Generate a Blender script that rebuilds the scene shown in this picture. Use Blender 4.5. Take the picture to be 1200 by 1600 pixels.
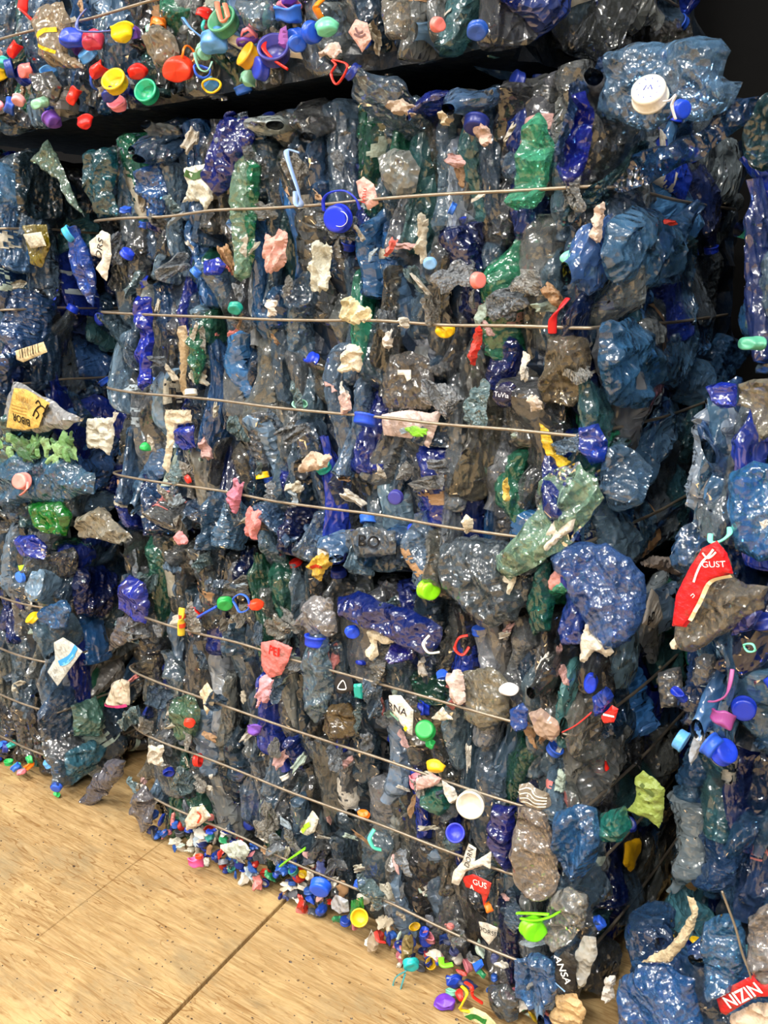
import bpy, bmesh, math, random
from math import pi, sin, cos, radians
from mathutils import Vector, Matrix, noise, geometry

rnd = random.Random(11)
sc = bpy.context.scene
for o in list(bpy.data.objects):
    bpy.data.objects.remove(o)
COL = sc.collection

# ------------------------------------------------------------------ camera
S = 0.8
FPX = 1500.0
CAM = Vector((0.7418 * S, -1.6349 * S, 1.62 * S))
_y, _p, _r = radians(36.5), radians(13.5), radians(-0.5)
FW = Vector((-sin(_y) * cos(_p), cos(_y) * cos(_p), -sin(_p)))
_rt = Vector((cos(_y), sin(_y), 0))
_up = _rt.cross(FW)
RT = _rt * cos(_r) + _up * sin(_r)
UP = -_rt * sin(_r) + _up * cos(_r)
cd = bpy.data.cameras.new('camera')
cam = bpy.data.objects.new('camera', cd)
COL.objects.link(cam)
cam.matrix_world = Matrix(((RT.x, UP.x, -FW.x, CAM.x), (RT.y, UP.y, -FW.y, CAM.y), (RT.z, UP.z, -FW.z, CAM.z), (0, 0, 0, 1)))
cd.sensor_fit = 'HORIZONTAL'
cd.sensor_width = 36
cd.lens = 36 * FPX / 1200
cd.clip_start = 0.02
sc.camera = cam

# ------------------------------------------------------------------ light
w = bpy.data.worlds.new('world')
sc.world = w
w.use_nodes = True
w.node_tree.nodes['Background'].inputs[0].default_value = (0.80, 0.86, 1.0, 1)
w.node_tree.nodes['Background'].inputs[1].default_value = 0.10
# rows of long ceiling luminaires in the hall, above and behind the photographer
for ly, en in ((-1.9, 46), (-4.2, 62), (-7.0, 80)):
    for lx in (-4.2, -1.7, 0.8, 3.3):
        ld = bpy.data.lights.new('ceiling_luminaire', 'AREA')
        ld.shape = 'RECTANGLE'
        ld.size = 0.9
        ld.size_y = 0.16
        ld.energy = en
        ld.color = (1.0, 0.93, 0.83)
        lo = bpy.data.objects.new('ceiling_luminaire', ld)
        COL.objects.link(lo)
        lo.location = (lx, ly, 4.3)
        lo.rotation_euler = (radians(-12), 0, 0)
sc.view_settings.view_transform = 'Standard'
sc.view_settings.look = 'None'
sc.view_settings.gamma = 1
sc.view_settings.use_curve_mapping = False
sc.view_settings.exposure = 1.65
sc.cycles.use_denoising = True
sc.cycles.transparent_max_bounces = 6
sc.cycles.max_bounces = 3
sc.cycles.diffuse_bounces = 2
sc.cycles.glossy_bounces = 1
sc.cycles.use_adaptive_sampling = True
sc.cycles.adaptive_threshold = 0.06
sc.cycles.adaptive_min_samples = 12
sc.cycles.sample_clamp_indirect = 6


# ------------------------------------------------------------------ pixel helpers (photo frame 1200 x 1600)
def ray(px, py):
    return FW + RT * ((px - 600) / FPX) - UP * ((py - 800) / FPX)


def on(pl, px, py):
    ax, v = pl
    i = 'XYZ'.index(ax)
    d = ray(px, py)
    return CAM + d * ((v - CAM[i]) / d[i])


def proj(P):
    d = Vector(P) - CAM
    z = d.dot(FW)
    return (600 + FPX * d.dot(RT) / z, 800 - FPX * d.dot(UP) / z, z)


def ppm(P):
    return FPX / (Vector(P) - CAM).dot(FW)


def basis(pl):
    if pl[0] == 'Y':
        return Vector((1, 0, 0)), Vector((0, 0, 1)), Vector((0, -1, 0))
    if pl[0] == 'X':
        return Vector((0, 1, 0)), Vector((0, 0, 1)), Vector((1, 0, 0))
    return Vector((1, 0, 0)), Vector((0, 1, 0)), Vector((0, 0, 1))


def lin(h, a=1.0):
    h = h.lstrip('#')
    out = []
    for i in (0, 2, 4):
        c = int(h[i:i + 2], 16) / 255
        out.append(c / 12.92 if c <= 0.04045 else ((c + 0.055) / 1.055) ** 2.4)
    return (*out, a)


# ------------------------------------------------------------------ materials
def newmat(name):
    m = bpy.data.materials.new(name)
    m.use_nodes = True
    nt = m.node_tree
    nt.nodes.clear()
    return m, nt, nt.nodes.new('ShaderNodeOutputMaterial')


def N(nt, t, **kw):
    n = nt.nodes.new('ShaderNode' + t)
    for k, v in kw.items():
        if k.startswith('i_'):
            key = k[2:]
            n.inputs[int(key) if key.isdigit() else key.replace('_', ' ')].default_value = v
        else:
            setattr(n, k, v)
    return n


def coords(nt, scale=1.0):
    tc = N(nt, 'TexCoord')
    oi = N(nt, 'ObjectInfo')
    ml = N(nt, 'Math', operation='MULTIPLY', i_1=57.0)
    nt.links.new(oi.outputs['Random'], ml.inputs[0])
    ad = N(nt, 'VectorMath', operation='ADD')
    nt.links.new(tc.outputs['Object'], ad.inputs[0])
    nt.links.new(ml.outputs[0], ad.inputs[1])
    return ad.outputs[0], oi


def mat_pet():
    m, nt, out = newmat('pet_plastic')
    L = nt.links.new
    co, oi = coords(nt)
    # fine crinkle relief
    mpg = N(nt, 'Mapping')
    mpg.inputs['Scale'].default_value = (1.25, 1.1, 0.5)
    L(co, mpg.inputs[0])
    co2 = mpg.outputs[0]
    n1 = N(nt, 'TexNoise', noise_type='RIDGED_MULTIFRACTAL', i_Scale=26.0, i_Detail=3.0, i_Roughness=0.55, i_Distortion=0.5)
    L(co2, n1.inputs['Vector'])
    v1 = N(nt, 'TexVoronoi', feature='F1', i_Scale=75.0)
    L(co2, v1.inputs['Vector'])
    mx = N(nt, 'Math', operation='MULTIPLY_ADD', i_1=0.30)
    L(v1.outputs[0], mx.inputs[0])
    L(n1.outputs[0], mx.inputs[2])
    n3 = N(nt, 'TexNoise', noise_type='RIDGED_MULTIFRACTAL', i_Scale=95.0, i_Detail=1.5, i_Roughness=0.5, i_Distortion=0.6)
    L(co2, n3.inputs['Vector'])
    mx2 = N(nt, 'Math', operation='MULTIPLY_ADD', i_1=0.03)
    L(n3.outputs[0], mx2.inputs[0])
    L(mx.outputs[0], mx2.inputs[2])
    bp = N(nt, 'Bump', i_Strength=1.0, i_Distance=0.015)
    L(mx2.outputs[0], bp.inputs['Height'])
    # grime
    n2 = N(nt, 'TexNoise', i_Scale=14.0, i_Detail=4.0, i_Roughness=0.65)
    L(co, n2.inputs['Vector'])
    rp = N(nt, 'ValToRGB')
    rp.color_ramp.elements[0].position = 0.45
    rp.color_ramp.elements[1].position = 0.75
    L(n2.outputs[0], rp.inputs[0])
    gm = N(nt, 'MixRGB', i_Color2=(0.30, 0.33, 0.36, 1))
    gf = N(nt, 'Math', operation='MULTIPLY', i_1=0.30)
    L(rp.outputs[0], gf.inputs[0])
    L(gf.outputs[0], gm.inputs['Fac'])
    L(oi.outputs['Color'], gm.inputs['Color1'])
    df = N(nt, 'BsdfDiffuse')
    L(gm.outputs[0], df.inputs['Color'])
    L(bp.outputs[0], df.inputs['Normal'])
    tl = N(nt, 'BsdfTranslucent')
    L(gm.outputs[0], tl.inputs['Color'])
    m1 = N(nt, 'MixShader', i_0=0.35)
    L(df.outputs[0], m1.inputs[1])
    L(tl.outputs[0], m1.inputs[2])
    # tinted see-through body
    gc = N(nt, 'Gamma', i_Gamma=0.45)
    L(oi.outputs['Color'], gc.inputs[0])
    tr = N(nt, 'BsdfTransparent')
    L(gc.outputs[0], tr.inputs[0])
    lw = N(nt, 'LayerWeight', i_Blend=0.35)
    ma = N(nt, 'Math', operation='MULTIPLY_ADD', i_1=0.27)
    L(lw.outputs['Facing'], ma.inputs[0])
    L(oi.outputs['Alpha'], ma.inputs[2])
    ma.use_clamp = True
    m2 = N(nt, 'MixShader')
    L(ma.outputs[0], m2.inputs[0])
    L(tr.outputs[0], m2.inputs[1])
    L(m1.outputs[0], m2.inputs[2])
    gs = []
    for ro in (0.05, 0.22):
        gl = N(nt, 'BsdfGlossy', i_Roughness=ro, i_Color=(1, 1, 1, 1))
        L(bp.outputs[0], gl.inputs['Normal'])
        gs.append(gl)
    gl = N(nt, 'MixShader', i_0=0.3)
    L(gs[0].outputs[0], gl.inputs[1])
    L(gs[1].outputs[0], gl.inputs[2])
    fr = N(nt, 'Fresnel', i_IOR=1.9)
    L(bp.outputs[0], fr.inputs['Normal'])
    m3 = N(nt, 'MixShader')
    L(fr.outputs[0], m3.inputs[0])
    L(m2.outputs[0], m3.inputs[1])
    L(gl.outputs[0], m3.inputs[2])
    L(m3.outputs[0], out.inputs[0])
    return m


def mat_solid(name, rough, bump=0.0, bscale=60.0, spec=0.5, dirt=0.15, tone=1.0):
    m, nt, out = newmat(name)
    L = nt.links.new
    co, oi = coords(nt)
    pb = N(nt, 'BsdfPrincipled')
    n2 = N(nt, 'TexNoise', i_Scale=35.0, i_Detail=5.0, i_Roughness=0.7)
    L(co, n2.inputs['Vector'])
    rp = N(nt, 'ValToRGB')
    rp.color_ramp.elements[0].position = 0.5
    rp.color_ramp.elements[1].position = 0.72
    L(n2.outputs[0], rp.inputs[0])
    gf = N(nt, 'Math', operation='MULTIPLY', i_1=dirt)
    L(rp.outputs[0], gf.inputs[0])
    gm = N(nt, 'MixRGB', i_Color2=(0.10, 0.09, 0.07, 1))
    L(gf.outputs[0], gm.inputs['Fac'])
    L(oi.outputs['Color'], gm.inputs['Color1'])
    tn = N(nt, 'MixRGB', blend_type='MULTIPLY', i_Fac=1.0, i_Color2=(tone, tone, tone, 1))
    L(gm.outputs[0], tn.inputs['Color1'])
    L(tn.outputs[0], pb.inputs['Base Color'])
    pb.inputs['Roughness'].default_value = rough
    pb.inputs['Specular IOR Level'].default_value = spec
    if bump:
        n1 = N(nt, 'TexNoise', i_Scale=bscale, i_Detail=3.0)
        L(co, n1.inputs['Vector'])
        bp = N(nt, 'Bump', i_Strength=bump, i_Distance=0.006)
        L(n1.outputs[0], bp.inputs['Height'])
        L(bp.outputs[0], pb.inputs['Normal'])
    L(pb.outputs[0], out.inputs[0])
    return m


def mat_wire():
    m, nt, out = newmat('baling_wire_steel')
    L = nt.links.new
    co, oi = coords(nt)
    n = N(nt, 'TexNoise', i_Scale=30.0, i_Detail=4.0)
    L(co, n.inputs['Vector'])
    rp = N(nt, 'ValToRGB')
    rp.color_ramp.elements[0].color = (0.16, 0.12, 0.08, 1)
    rp.color_ramp.elements[1].color = (0.42, 0.37, 0.30, 1)
    L(n.outputs[0], rp.inputs[0])
    pb = N(nt, 'BsdfPrincipled', i_Metallic=0.7, i_Roughness=0.42)
    L(rp.outputs[0], pb.inputs['Base Color'])
    L(pb.outputs[0], out.inputs[0])
    return m


def mat_floor():
    m, nt, out = newmat('worn_concrete_floor')
    L = nt.links.new
    tc = N(nt, 'TexCoord')
    def noisey(scale, rot, sx, sy, detail=6.0, rough=0.65, dist=0.0):
        mp = N(nt, 'Mapping')
        mp.inputs['Rotation'].default_value = (0, 0, rot)
        mp.inputs['Scale'].default_value = (sx, sy, 1)
        L(tc.outputs['Object'], mp.inputs[0])
        t = N(nt, 'TexNoise', i_Scale=scale, i_Detail=detail, i_Roughness=rough, i_Distortion=dist)
        L(mp.outputs[0], t.inputs['Vector'])
        return t.outputs[0]
    def ramp(v, p0, p1, c0, c1):
        r = N(nt, 'ValToRGB')
        r.color_ramp.elements[0].position = p0
        r.color_ramp.elements[1].position = p1
        r.color_ramp.elements[0].color = c0
        r.color_ramp.elements[1].color = c1
        L(v, r.inputs[0])
        return r.outputs[0]
    def mix(f, a, b, bt='MIX'):
        x = N(nt, 'MixRGB', blend_type=bt)
        for s, k in ((f, 'Fac'), (a, 'Color1'), (b, 'Color2')):
            if hasattr(s, 'links'):
                L(s, x.inputs[k])
            else:
                x.inputs[k].default_value = s
        return x.outputs[0]
    K = (0, 0, 0, 1)
    streak = noisey(9.0, 0.08, 1.0, 9.0, 7.0, 0.7, 1.2)
    base = ramp(streak, 0.30, 0.70, lin('#84683f'), lin('#bea376'))
    fine = noisey(30.0, -0.35, 1.0, 10.0, 5.0, 0.7, 0.5)
    base = mix(ramp(fine, 0.50, 0.66, K, (0.45, 0.45, 0.45, 1)), base, lin('#9c7440'))
    blot = noisey(2.6, 0.4, 1, 1.6, 8.0, 0.7)
    base = mix(ramp(blot, 0.50, 0.68, K, (0.8, 0.8, 0.8, 1)), base, lin('#857a60'))
    lite = noisey(4.5, 1.2, 1, 1.0, 6.0, 0.6, 0.8)
    base = mix(ramp(lite, 0.54, 0.68, K, (0.5, 0.5, 0.5, 1)), base, lin('#d2b782'))
    v = N(nt, 'TexVoronoi', feature='F1', i_Scale=26.0, i_Randomness=1.0)
    L(tc.outputs['Object'], v.inputs['Vector'])
    base = mix(ramp(v.outputs['Distance'], 0.05, 0.10, (0.8, 0.8, 0.8, 1), K), base, lin('#4b3520'))
    # thin scratches left by dragged bales, in two directions
    for rot, sx, sc_, p in ((0.15, 0.6, 7.0, 0.014), (-0.5, 0.9, 9.0, 0.012), (0.9, 0.7, 6.0, 0.012), (0.3, 0.5, 12.0, 0.016)):
        sn = noisey(sc_, rot, sx, 7.0, 1.0, 0.4, 0.6)
        d = N(nt, 'Math', operation='SUBTRACT', i_1=0.5)
        L(sn, d.inputs[0])
        ab = N(nt, 'Math', operation='ABSOLUTE')
        L(d.outputs[0], ab.inputs[0])
        gate = noisey(3.0, rot + 1, 1, 1, 2.0, 0.5)
        gm = N(nt, 'Math', operation='MULTIPLY')
        L(ramp(ab.outputs[0], p * .3, p, (0.8, 0.8, 0.8, 1), K), gm.inputs[0])
        L(ramp(gate, 0.45, 0.6, K, (1, 1, 1, 1)), gm.inputs[1])
        base = mix(gm.outputs[0], base, lin('#7d5a30'))
    pb = N(nt, 'BsdfPrincipled', i_Roughness=0.55)
    pb.inputs['Specular IOR Level'].default_value = 0.35
    L(base, pb.inputs['Base Color'])
    bp = N(nt, 'Bump', i_Strength=0.25, i_Distance=0.004)
    L(streak, bp.inputs['Height'])
    L(bp.outputs[0], pb.inputs['Normal'])
    L(pb.outputs[0], out.inputs[0])
    return m


PET = mat_pet()
CAPM = mat_solid('cap_plastic', 0.33, 0.10, 90.0, 0.5, 0.12)
PAPER = mat_solid('label_paper', 0.45, 0.6, 110.0, 0.45, 0.75, 0.80)
INK = mat_solid('print_ink', 0.6, 0, 1, 0.2, 0.0)
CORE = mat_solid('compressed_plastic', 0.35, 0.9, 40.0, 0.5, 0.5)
WIRE = mat_wire()
FLOOR = mat_floor()


# ------------------------------------------------------------------ mesh helpers
def mesh(name, vs, fs, mat, smooth=True):
    me = bpy.data.meshes.new(name)
    me.from_pydata([tuple(v) for v in vs], [], fs)
    me.materials.append(mat)
    if smooth:
        me.polygons.foreach_set('use_smooth', [True] * len(me.polygons))
    me.update()
    return me


def obj(name, me, parent=None, color=None, loc=(0, 0, 0), mw=None):
    """link one mesh object; loc / mw are world space, a parent is an unrotated root or any object"""
    o = bpy.data.objects.new(name, me)
    COL.objects.link(o)
    M = mw if mw is not None else Matrix.Translation(Vector(loc))
    if parent is not None:
        o.parent = parent
        o.matrix_basis = WORLD[parent.name].inverted() @ M
    else:
        o.matrix_basis = M
    WORLD[o.name] = M
    if color:
        o.color = color
    return o


WORLD = {}


def root(name, loc, label, cat, group=None):
    o = bpy.data.objects.new(name, None)
    COL.objects.link(o)
    o.empty_display_size = 0.1
    o.location = loc
    WORLD[o.name] = Matrix.Translation(Vector(loc))
    return tag(o, label, cat, group)


def tag(o, label, cat, group=None):
    o['label'] = label
    o['category'] = cat
    if group:
        o['group'] = group
    return o


def nz(x, y, z):
    return noise.noise(Vector((x, y, z)))


def ridge(p):
    return 1.0 - abs(noise.noise(p)) * 2


def facet(p):
    return noise.voronoi(p)[0][0]


# ---- crushed bottle: length along Z (0.20), width along Y (0.085), thickness along X (0.04), centred
BL, BW, BT = 0.20, 0.085, 0.042


def bottle_point(u, v, q, seed, off=0.0):
    th = 2 * pi * u
    v = min(1.0, max(0.0, v))
    r = 1.0
    if v < 0.04:
        r = 0.55 + 0.45 * math.sqrt(v / 0.04)
    elif v > q['sh']:
        t = min(1, (v - q['sh']) / (0.93 - q['sh']))
        r = 1 - (1 - 0.32) * (t * t * (3 - 2 * t))
    rib = 0.0
    if 0.1 < v < q['sh']:
        rib = q['rib'] * (0.5 + 0.5 * cos(v * q['nrib'] * 2 * pi)) ** 3
    k = 1.0 if v < q['sh'] else max(0.0, 1 - (v - q['sh']) / (0.97 - q['sh']))
    c, s = cos(th), sin(th)
    cw = math.copysign(abs(s) ** 0.8, s)
    ct = math.copysign(abs(c) ** 1.15, c)
    hw = BW / 2 * r
    ht = (BT / 2 * q['flat'] * k + 0.32 * BW / 2 * 0.95 * (1 - k)) * (0.55 + 0.45 * r)
    ht *= 1 - rib
    hw *= 1 - rib * 0.25
    x, y, z = ct * ht, cw * hw, (v - 0.5) * BL
    P = Vector((x * 1.7, y * 1.15, z * q['st'])) * 26 + Vector((seed * 7.3, seed * 3.1, seed))
    d = 0.012 * noise.noise(P * 0.45) + 0.0080 * (ridge(P * 0.7) - 0.5)
    d += 0.0130 * (facet(P * 0.7) - 0.45) + 0.0040 * (facet(P * 1.7) - 0.4)
    d *= (0.25 + 0.75 * k) * q['cr']
    nx, ny = c * 1.0, s * 0.55
    x += nx * (d + off)
    y += ny * (d + off)
    z += 0.006 * k * noise.noise(P * 0.6 + Vector((9, 4, 2)))
    # bend and twist of the whole body
    x += q['bend'] * (z / BL) ** 2 * 0.08 - q['bend'] * 0.008 + q['s'] * 0.010 * sin(z * 34 + seed)
    y += q['by'] * (z / BL) ** 2 * 0.10
    a = q['tw'] * z / BL
    return Vector((x * cos(a) - y * sin(a), x * sin(a) + y * cos(a), z))


def make_bottle(seed, q, nu=22, nv=36):
    vs, fs = [], []
    for j in range(nv + 1):
        for i in range(nu):
            ju = q['jit'] * (noise.cell(Vector((i * 1.01, j * 1.01, seed))) - .5) if 0 < j < nv * .8 else 0
            jv = q['jit'] * (noise.cell(Vector((i * 1.01, j * 1.01, seed + 7.5))) - .5) if 0 < j < nv * .8 else 0
            vs.append(bottle_point((i + ju) / nu, (j + jv) / nv, q, seed))
    for j in range(nv):
        for i in range(nu):
            a, b = j * nu + i, j * nu + (i + 1) % nu
            fs += [(a, b, b + nu), (a, b + nu, a + nu)] if (i * 7 + j * 13 + int(seed * 3)) % 2 else [(a, b, a + nu), (b, b + nu, a + nu)]
    c0 = sum((vs[i] for i in range(nu)), Vector()) / nu
    c0.z += 0.008
    vs.append(c0)
    for i in range(nu):
        fs.append((len(vs) - 1, (i + 1) % nu, i))
    body = mesh('crushed_bottle', vs, fs, PET)
    body.set_sharp_from_angle(angle=radians(24))
    # torn label wrapped on the same crushed surface
    lv, lf, idx = [], [], {}
    v0, v1 = q['lv']
    nj = 16
    for j in range(nj + 1):
        for i in range(nu + 1):
            idx[(i, j)] = len(lv)
            lv.append(bottle_point(i / nu + q['lu'], v0 + (v1 - v0) * j / nj, q, seed, 0.0012))
    for j in range(nj):
        for i in range(nu):
            if noise.noise(Vector((i * 0.13 + seed * 5, j * 0.16, seed))) + .25 * noise.noise(Vector((i * .9, j * .9, seed))) > -0.05 + 0.9 * abs(i / nu - 0.5) ** 1.5:
                lf.append((idx[(i, j)], idx[(i + 1, j)], idx[(i + 1, j + 1)], idx[(i, j + 1)]))
    used = sorted({k for f in lf for k in f})
    mp = {k: n for n, k in enumerate(used)}
    lab = mesh('label_wrap', [lv[k] for k in used], [tuple(mp[k] for k in f) for f in lf], PAPER) if lf else None
    top = bottle_point(0, 1, q, seed) + bottle_point(0.5, 1, q, seed)
    bot = bottle_point(0, 0.93, q, seed) + bottle_point(0.5, 0.93, q, seed)
    ax = (top - bot).normalized()
    capm = Matrix.Translation(top / 2 - ax * 0.004) @ ax.to_track_quat('Z', 'Y').to_matrix().to_4x4()
    return body, lab, capm


def make_cap(seed, R=0.0150, H=0.014, squash=1.0, dent=0.0, knurl=30, inside=True):
    """hollow screw cap: top at +Z, knurled skirt, open underneath"""
    prof = [(0, H / 2), (R * 0.62, H / 2), (R * 0.86, H / 2 - 0.0002), (R * 0.97, H / 2 - 0.0015), (R, H / 2 - 0.004),
            (R * 1.0, -H / 2 + 0.0035), (R * 1.06, -H / 2 + 0.003), (R * 1.06, -H / 2), (R * 0.88, -H / 2), (R * 0.87, H / 2 - 0.0025), (0, H / 2 - 0.003)]
    n = knurl * 2
    vs, fs = [], []
    for k, (r, z) in enumerate(prof):
        for i in range(n):
            a = 2 * pi * i / n
            rr = r * (0.965 if (i % 2 and k in (4, 5)) else 1.0)
            x, y = rr * cos(a), rr * sin(a) * squash
            P = Vector((x, y, z)) * 60 + Vector((seed, seed * 2, 0))
            d = dent * noise.noise(P)
            vs.append(Vector((x * (1 + d * 20), y * (1 - d * 10), z + d * 0.6 - dent * abs(x) * 0.8)))
    for k in range(len(prof) - 1):
        for i in range(n):
            a, b = k * n + i, k * n + (i + 1) % n
            fs.append((a, a + n, b + n, b))
    return mesh('bottle_cap', vs, fs, CAPM)


def tube(pts, r, n=8, closed=False, mat=None, name='tube', flat=1.0):
    vs, fs = [], []
    m = len(pts)
    pts = [Vector(p) for p in pts]
    for j in range(m):
        t = (pts[(j + 1) % m] - pts[j - 1]) if closed else (pts[min(j + 1, m - 1)] - pts[max(j - 1, 0)])
        t.normalize()
        q = t.to_track_quat('Z', 'Y')
        rr = r[j] if isinstance(r, (list, tuple)) else r
        for i in range(n):
            a = 2 * pi * i / n
            vs.append(pts[j] + q @ Vector((rr * cos(a), rr * flat * sin(a), 0)))
    for j in range(m if closed else m - 1):
        for i in range(n):
            a, b = j * n + i, j * n + (i + 1) % n
            c, d = ((j + 1) % m) * n + i, ((j + 1) % m) * n + (i + 1) % n
            fs.append((a, b, d, c))
    if not closed:
        fs.append(tuple(range(n))[::-1])
        fs.append(tuple((m - 1) * n + i for i in range(n)))
    return mesh(name, vs, fs, mat or CAPM)


def spline(P, n=10, closed=False):
    P = [Vector(p) for p in P]
    out = []
    m = len(P)
    for i in range(m if closed else m - 1):
        if closed:
            a, b, c, d = P[i - 1], P[i], P[(i + 1) % m], P[(i + 2) % m]
        else:
            a, b, c, d = P[max(i - 1, 0)], P[i], P[i + 1], P[min(i + 2, m - 1)]
        for k in range(n):
            t = k / n
            out.append(0.5 * ((2 * b) + (c - a) * t + (2 * a - 5 * b + 4 * c - d) * t * t + (3 * b - a - 3 * c + d) * t ** 3))
    if not closed:
        out.append(P[-1])
    return out


def make_ring(seed, R=0.0155):
    r = random.Random(seed)
    e = r.uniform(0.55, 1.0)
    pts = [(R * cos(a), R * e * sin(a), 0.004 * sin(2 * a + seed) * r.uniform(.5, 1.2)) for a in [2 * pi * i / 28 for i in range(28)]]
    return tube(pts, 0.0018, 6, True, CAPM, 'cap_ring', 1.7)


def ragged(seed, w, h, n=26, rough=0.38):
    pts = []
    for i in range(n):
        a = 2 * pi * i / n
        k = 1 + rough * noise.noise(Vector((cos(a) * 1.5 + seed * 3.7, sin(a) * 1.5, seed))) * 1.6 + rough * 0.5 * noise.noise(Vector((cos(a) * 5 + seed, sin(a) * 5, seed * 2)))
        sq = 1 / max(abs(cos(a)), abs(sin(a))) ** 0.55
        pts.append(Vector((w / 2 * cos(a) * k * sq, h / 2 * sin(a) * k * sq)))
    return pts


def fill(poly, step):
    """triangulate a 2D outline with interior points; returns points, faces, edge distance"""
    res = []
    m = len(poly)
    for i in range(m):
        a, b = poly[i], poly[(i + 1) % m]
        k = max(1, int((b - a).length / step))
        for t in range(k):
            res.append(a.lerp(b, t / k))
    x0, x1 = min(p.x for p in res), max(p.x for p in res)
    y0, y1 = min(p.y for p in res), max(p.y for p in res)

    def inside(p):
        c = False
        for i in range(len(res)):
            a, b = res[i], res[i - 1]
            if (a.y > p.y) != (b.y > p.y) and p.x < (b.x - a.x) * (p.y - a.y) / (b.y - a.y) + a.x:
                c = not c
        return c

    def dist(p):
        d = 1e9
        for i in range(len(res)):
            a, b = res[i - 1], res[i]
            ab = b - a
            l2 = ab.length_squared
            t = 0 if l2 < 1e-14 else max(0, min(1, (p - a).dot(ab) / l2))
            d = min(d, (a + ab * t - p).length_squared)
        return math.sqrt(d)
    pts, ds = list(res), [0.0] * len(res)
    r = random.Random(len(res))
    y = y0 + step / 2
    row = 0
    while y < y1:
        x = x0 + (step / 2 if row % 2 else step * 0.9)
        while x < x1:
            p = Vector((x + r.uniform(-.2, .2) * step, y + r.uniform(-.2, .2) * step))
            if inside(p):
                d = dist(p)
                if d > step * 0.4:
                    pts.append(p)
                    ds.append(d)
            x += step
        y += step * 0.87
        row += 1
    nb = len(res)
    V, E_, F, *_ = geometry.delaunay_2d_cdt([Vector((p.x, p.y)) for p in pts], [(i, (i + 1) % nb) for i in range(nb)], [], 1, 1e-7)
    D = [ds[i] if i < len(ds) and (Vector(v) - pts[i]).length < 1e-6 else dist(Vector(v)) for i, v in enumerate(V)]
    return [Vector(v) for v in V], [tuple(f) for f in F], D


def puff_mesh(name, poly, seed, depth, crinkle, mat, freq=28.0, step=None, thin=False):
    """closed shape over an outline: domed, crinkled front, shallower back"""
    xs = [p.x for p in poly]
    ys = [p.y for p in poly]
    size = max(max(xs) - min(xs), max(ys) - min(ys))
    step = step or max(0.003 if thin else 0.0038, size / 36)
    if True:
        m_ = len(poly)
        q_ = []
        for i in range(m_):
            a_, b_ = poly[i], poly[(i + 1) % m_]
            n_ = max(1, int((b_ - a_).length / (.003 if thin else step * 1.6)))
            for t_ in range(n_):
                p_ = a_.lerp(b_, t_ / n_)
                f_ = 260.0 if thin else 9.0 / size
                w_ = min(.0035, crinkle * .8) if thin else size * .032
                q_.append(p_ + Vector((noise.noise(Vector((p_.x * f_, p_.y * f_, seed))), noise.noise(Vector((p_.x * f_, p_.y * f_, seed + 31))))) * w_)
        poly = q_
    V, F, D = fill(poly, step)
    dm = max(D) or 1
    ca, sa = cos(seed * 5), sin(seed * 5)

    def h(p, d):
        t = min(1.0, d / (dm * 0.5))
        dome = math.sqrt(max(0, 1 - (1 - t) ** 2))
        u_, w_ = p.x * ca + p.y * sa, -p.x * sa + p.y * ca
        P = Vector((u_, w_ * .5, 0)) * freq + Vector((seed * 3.3, seed * 1.7, seed))
        c = 0.8 * noise.noise(P * 0.5) + 1.2 * (ridge(P * 0.7) - 0.5) + 1.5 * (facet(P * 0.8) - 0.45) + 0.6 * (facet(P * 2.0) - .4)
        return depth * dome * (.8 + .35 * noise.noise(P * .3)) + crinkle * 1.35 * c * (0.35 + 0.65 * min(1, t * 2))
    vs, fs = [], []
    n = len(V)
    edge = [d < 1e-6 for d in D]
    for p, d in zip(V, D):
        vs.append(Vector((p.x, p.y, h(p, d))))
    back = {}
    for i, (p, d) in enumerate(zip(V, D)):
        if edge[i] and not thin:
            back[i] = i
        else:
            back[i] = len(vs)
            z = vs[i].z - (0.0006 if thin else 0) if thin else -0.6 * depth * math.sqrt(max(0, 1 - (1 - min(1, d / dm)) ** 2)) - 0.0008
            vs.append(Vector((p.x, p.y, z)))
    for f in F:
        fs.append(f)
        fs.append(tuple(back[i] for i in reversed(f)))
    me = mesh(name, vs, fs, mat)
    me.set_sharp_from_angle(angle=radians(30))

    class H:
        pass
    H.pts = vs[:n]

    def hf(x, y):
        b = sorted(H.pts, key=lambda q: (q.x - x) ** 2 + (q.y - y) ** 2)[:3]
        return max(q.z for q in b)
    return me, hf


def traced(name, pl, px_poly, depth=0.012, crinkle=0.004, color='#888888', alpha=0.6, mat=None, parent=None, seed=None, freq=28.0, thin=False, lift=0.0):
    """a thing whose outline lies on a plane of the place (a bale face)"""
    r, u, n = basis(pl)
    P3 = [on(pl, *p) for p in px_poly]
    c = sum(P3, Vector()) / len(P3) + n * lift
    poly = [Vector(((p - c).dot(r), (p - c).dot(u))) for p in P3]
    # wobble of the outline
    me, hf = puff_mesh(name, poly, seed if seed is not None else rnd.uniform(0, 90), depth, crinkle, mat or PET, freq, None, thin)
    M = Matrix(((r.x, u.x, n.x, c.x), (r.y, u.y, n.y, c.y), (r.z, u.z, n.z, c.z), (0, 0, 0, 1)))
    o = obj(name, me, parent, lin(color, alpha), mw=M)
    return o, hf, M


_txt = {}


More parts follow.
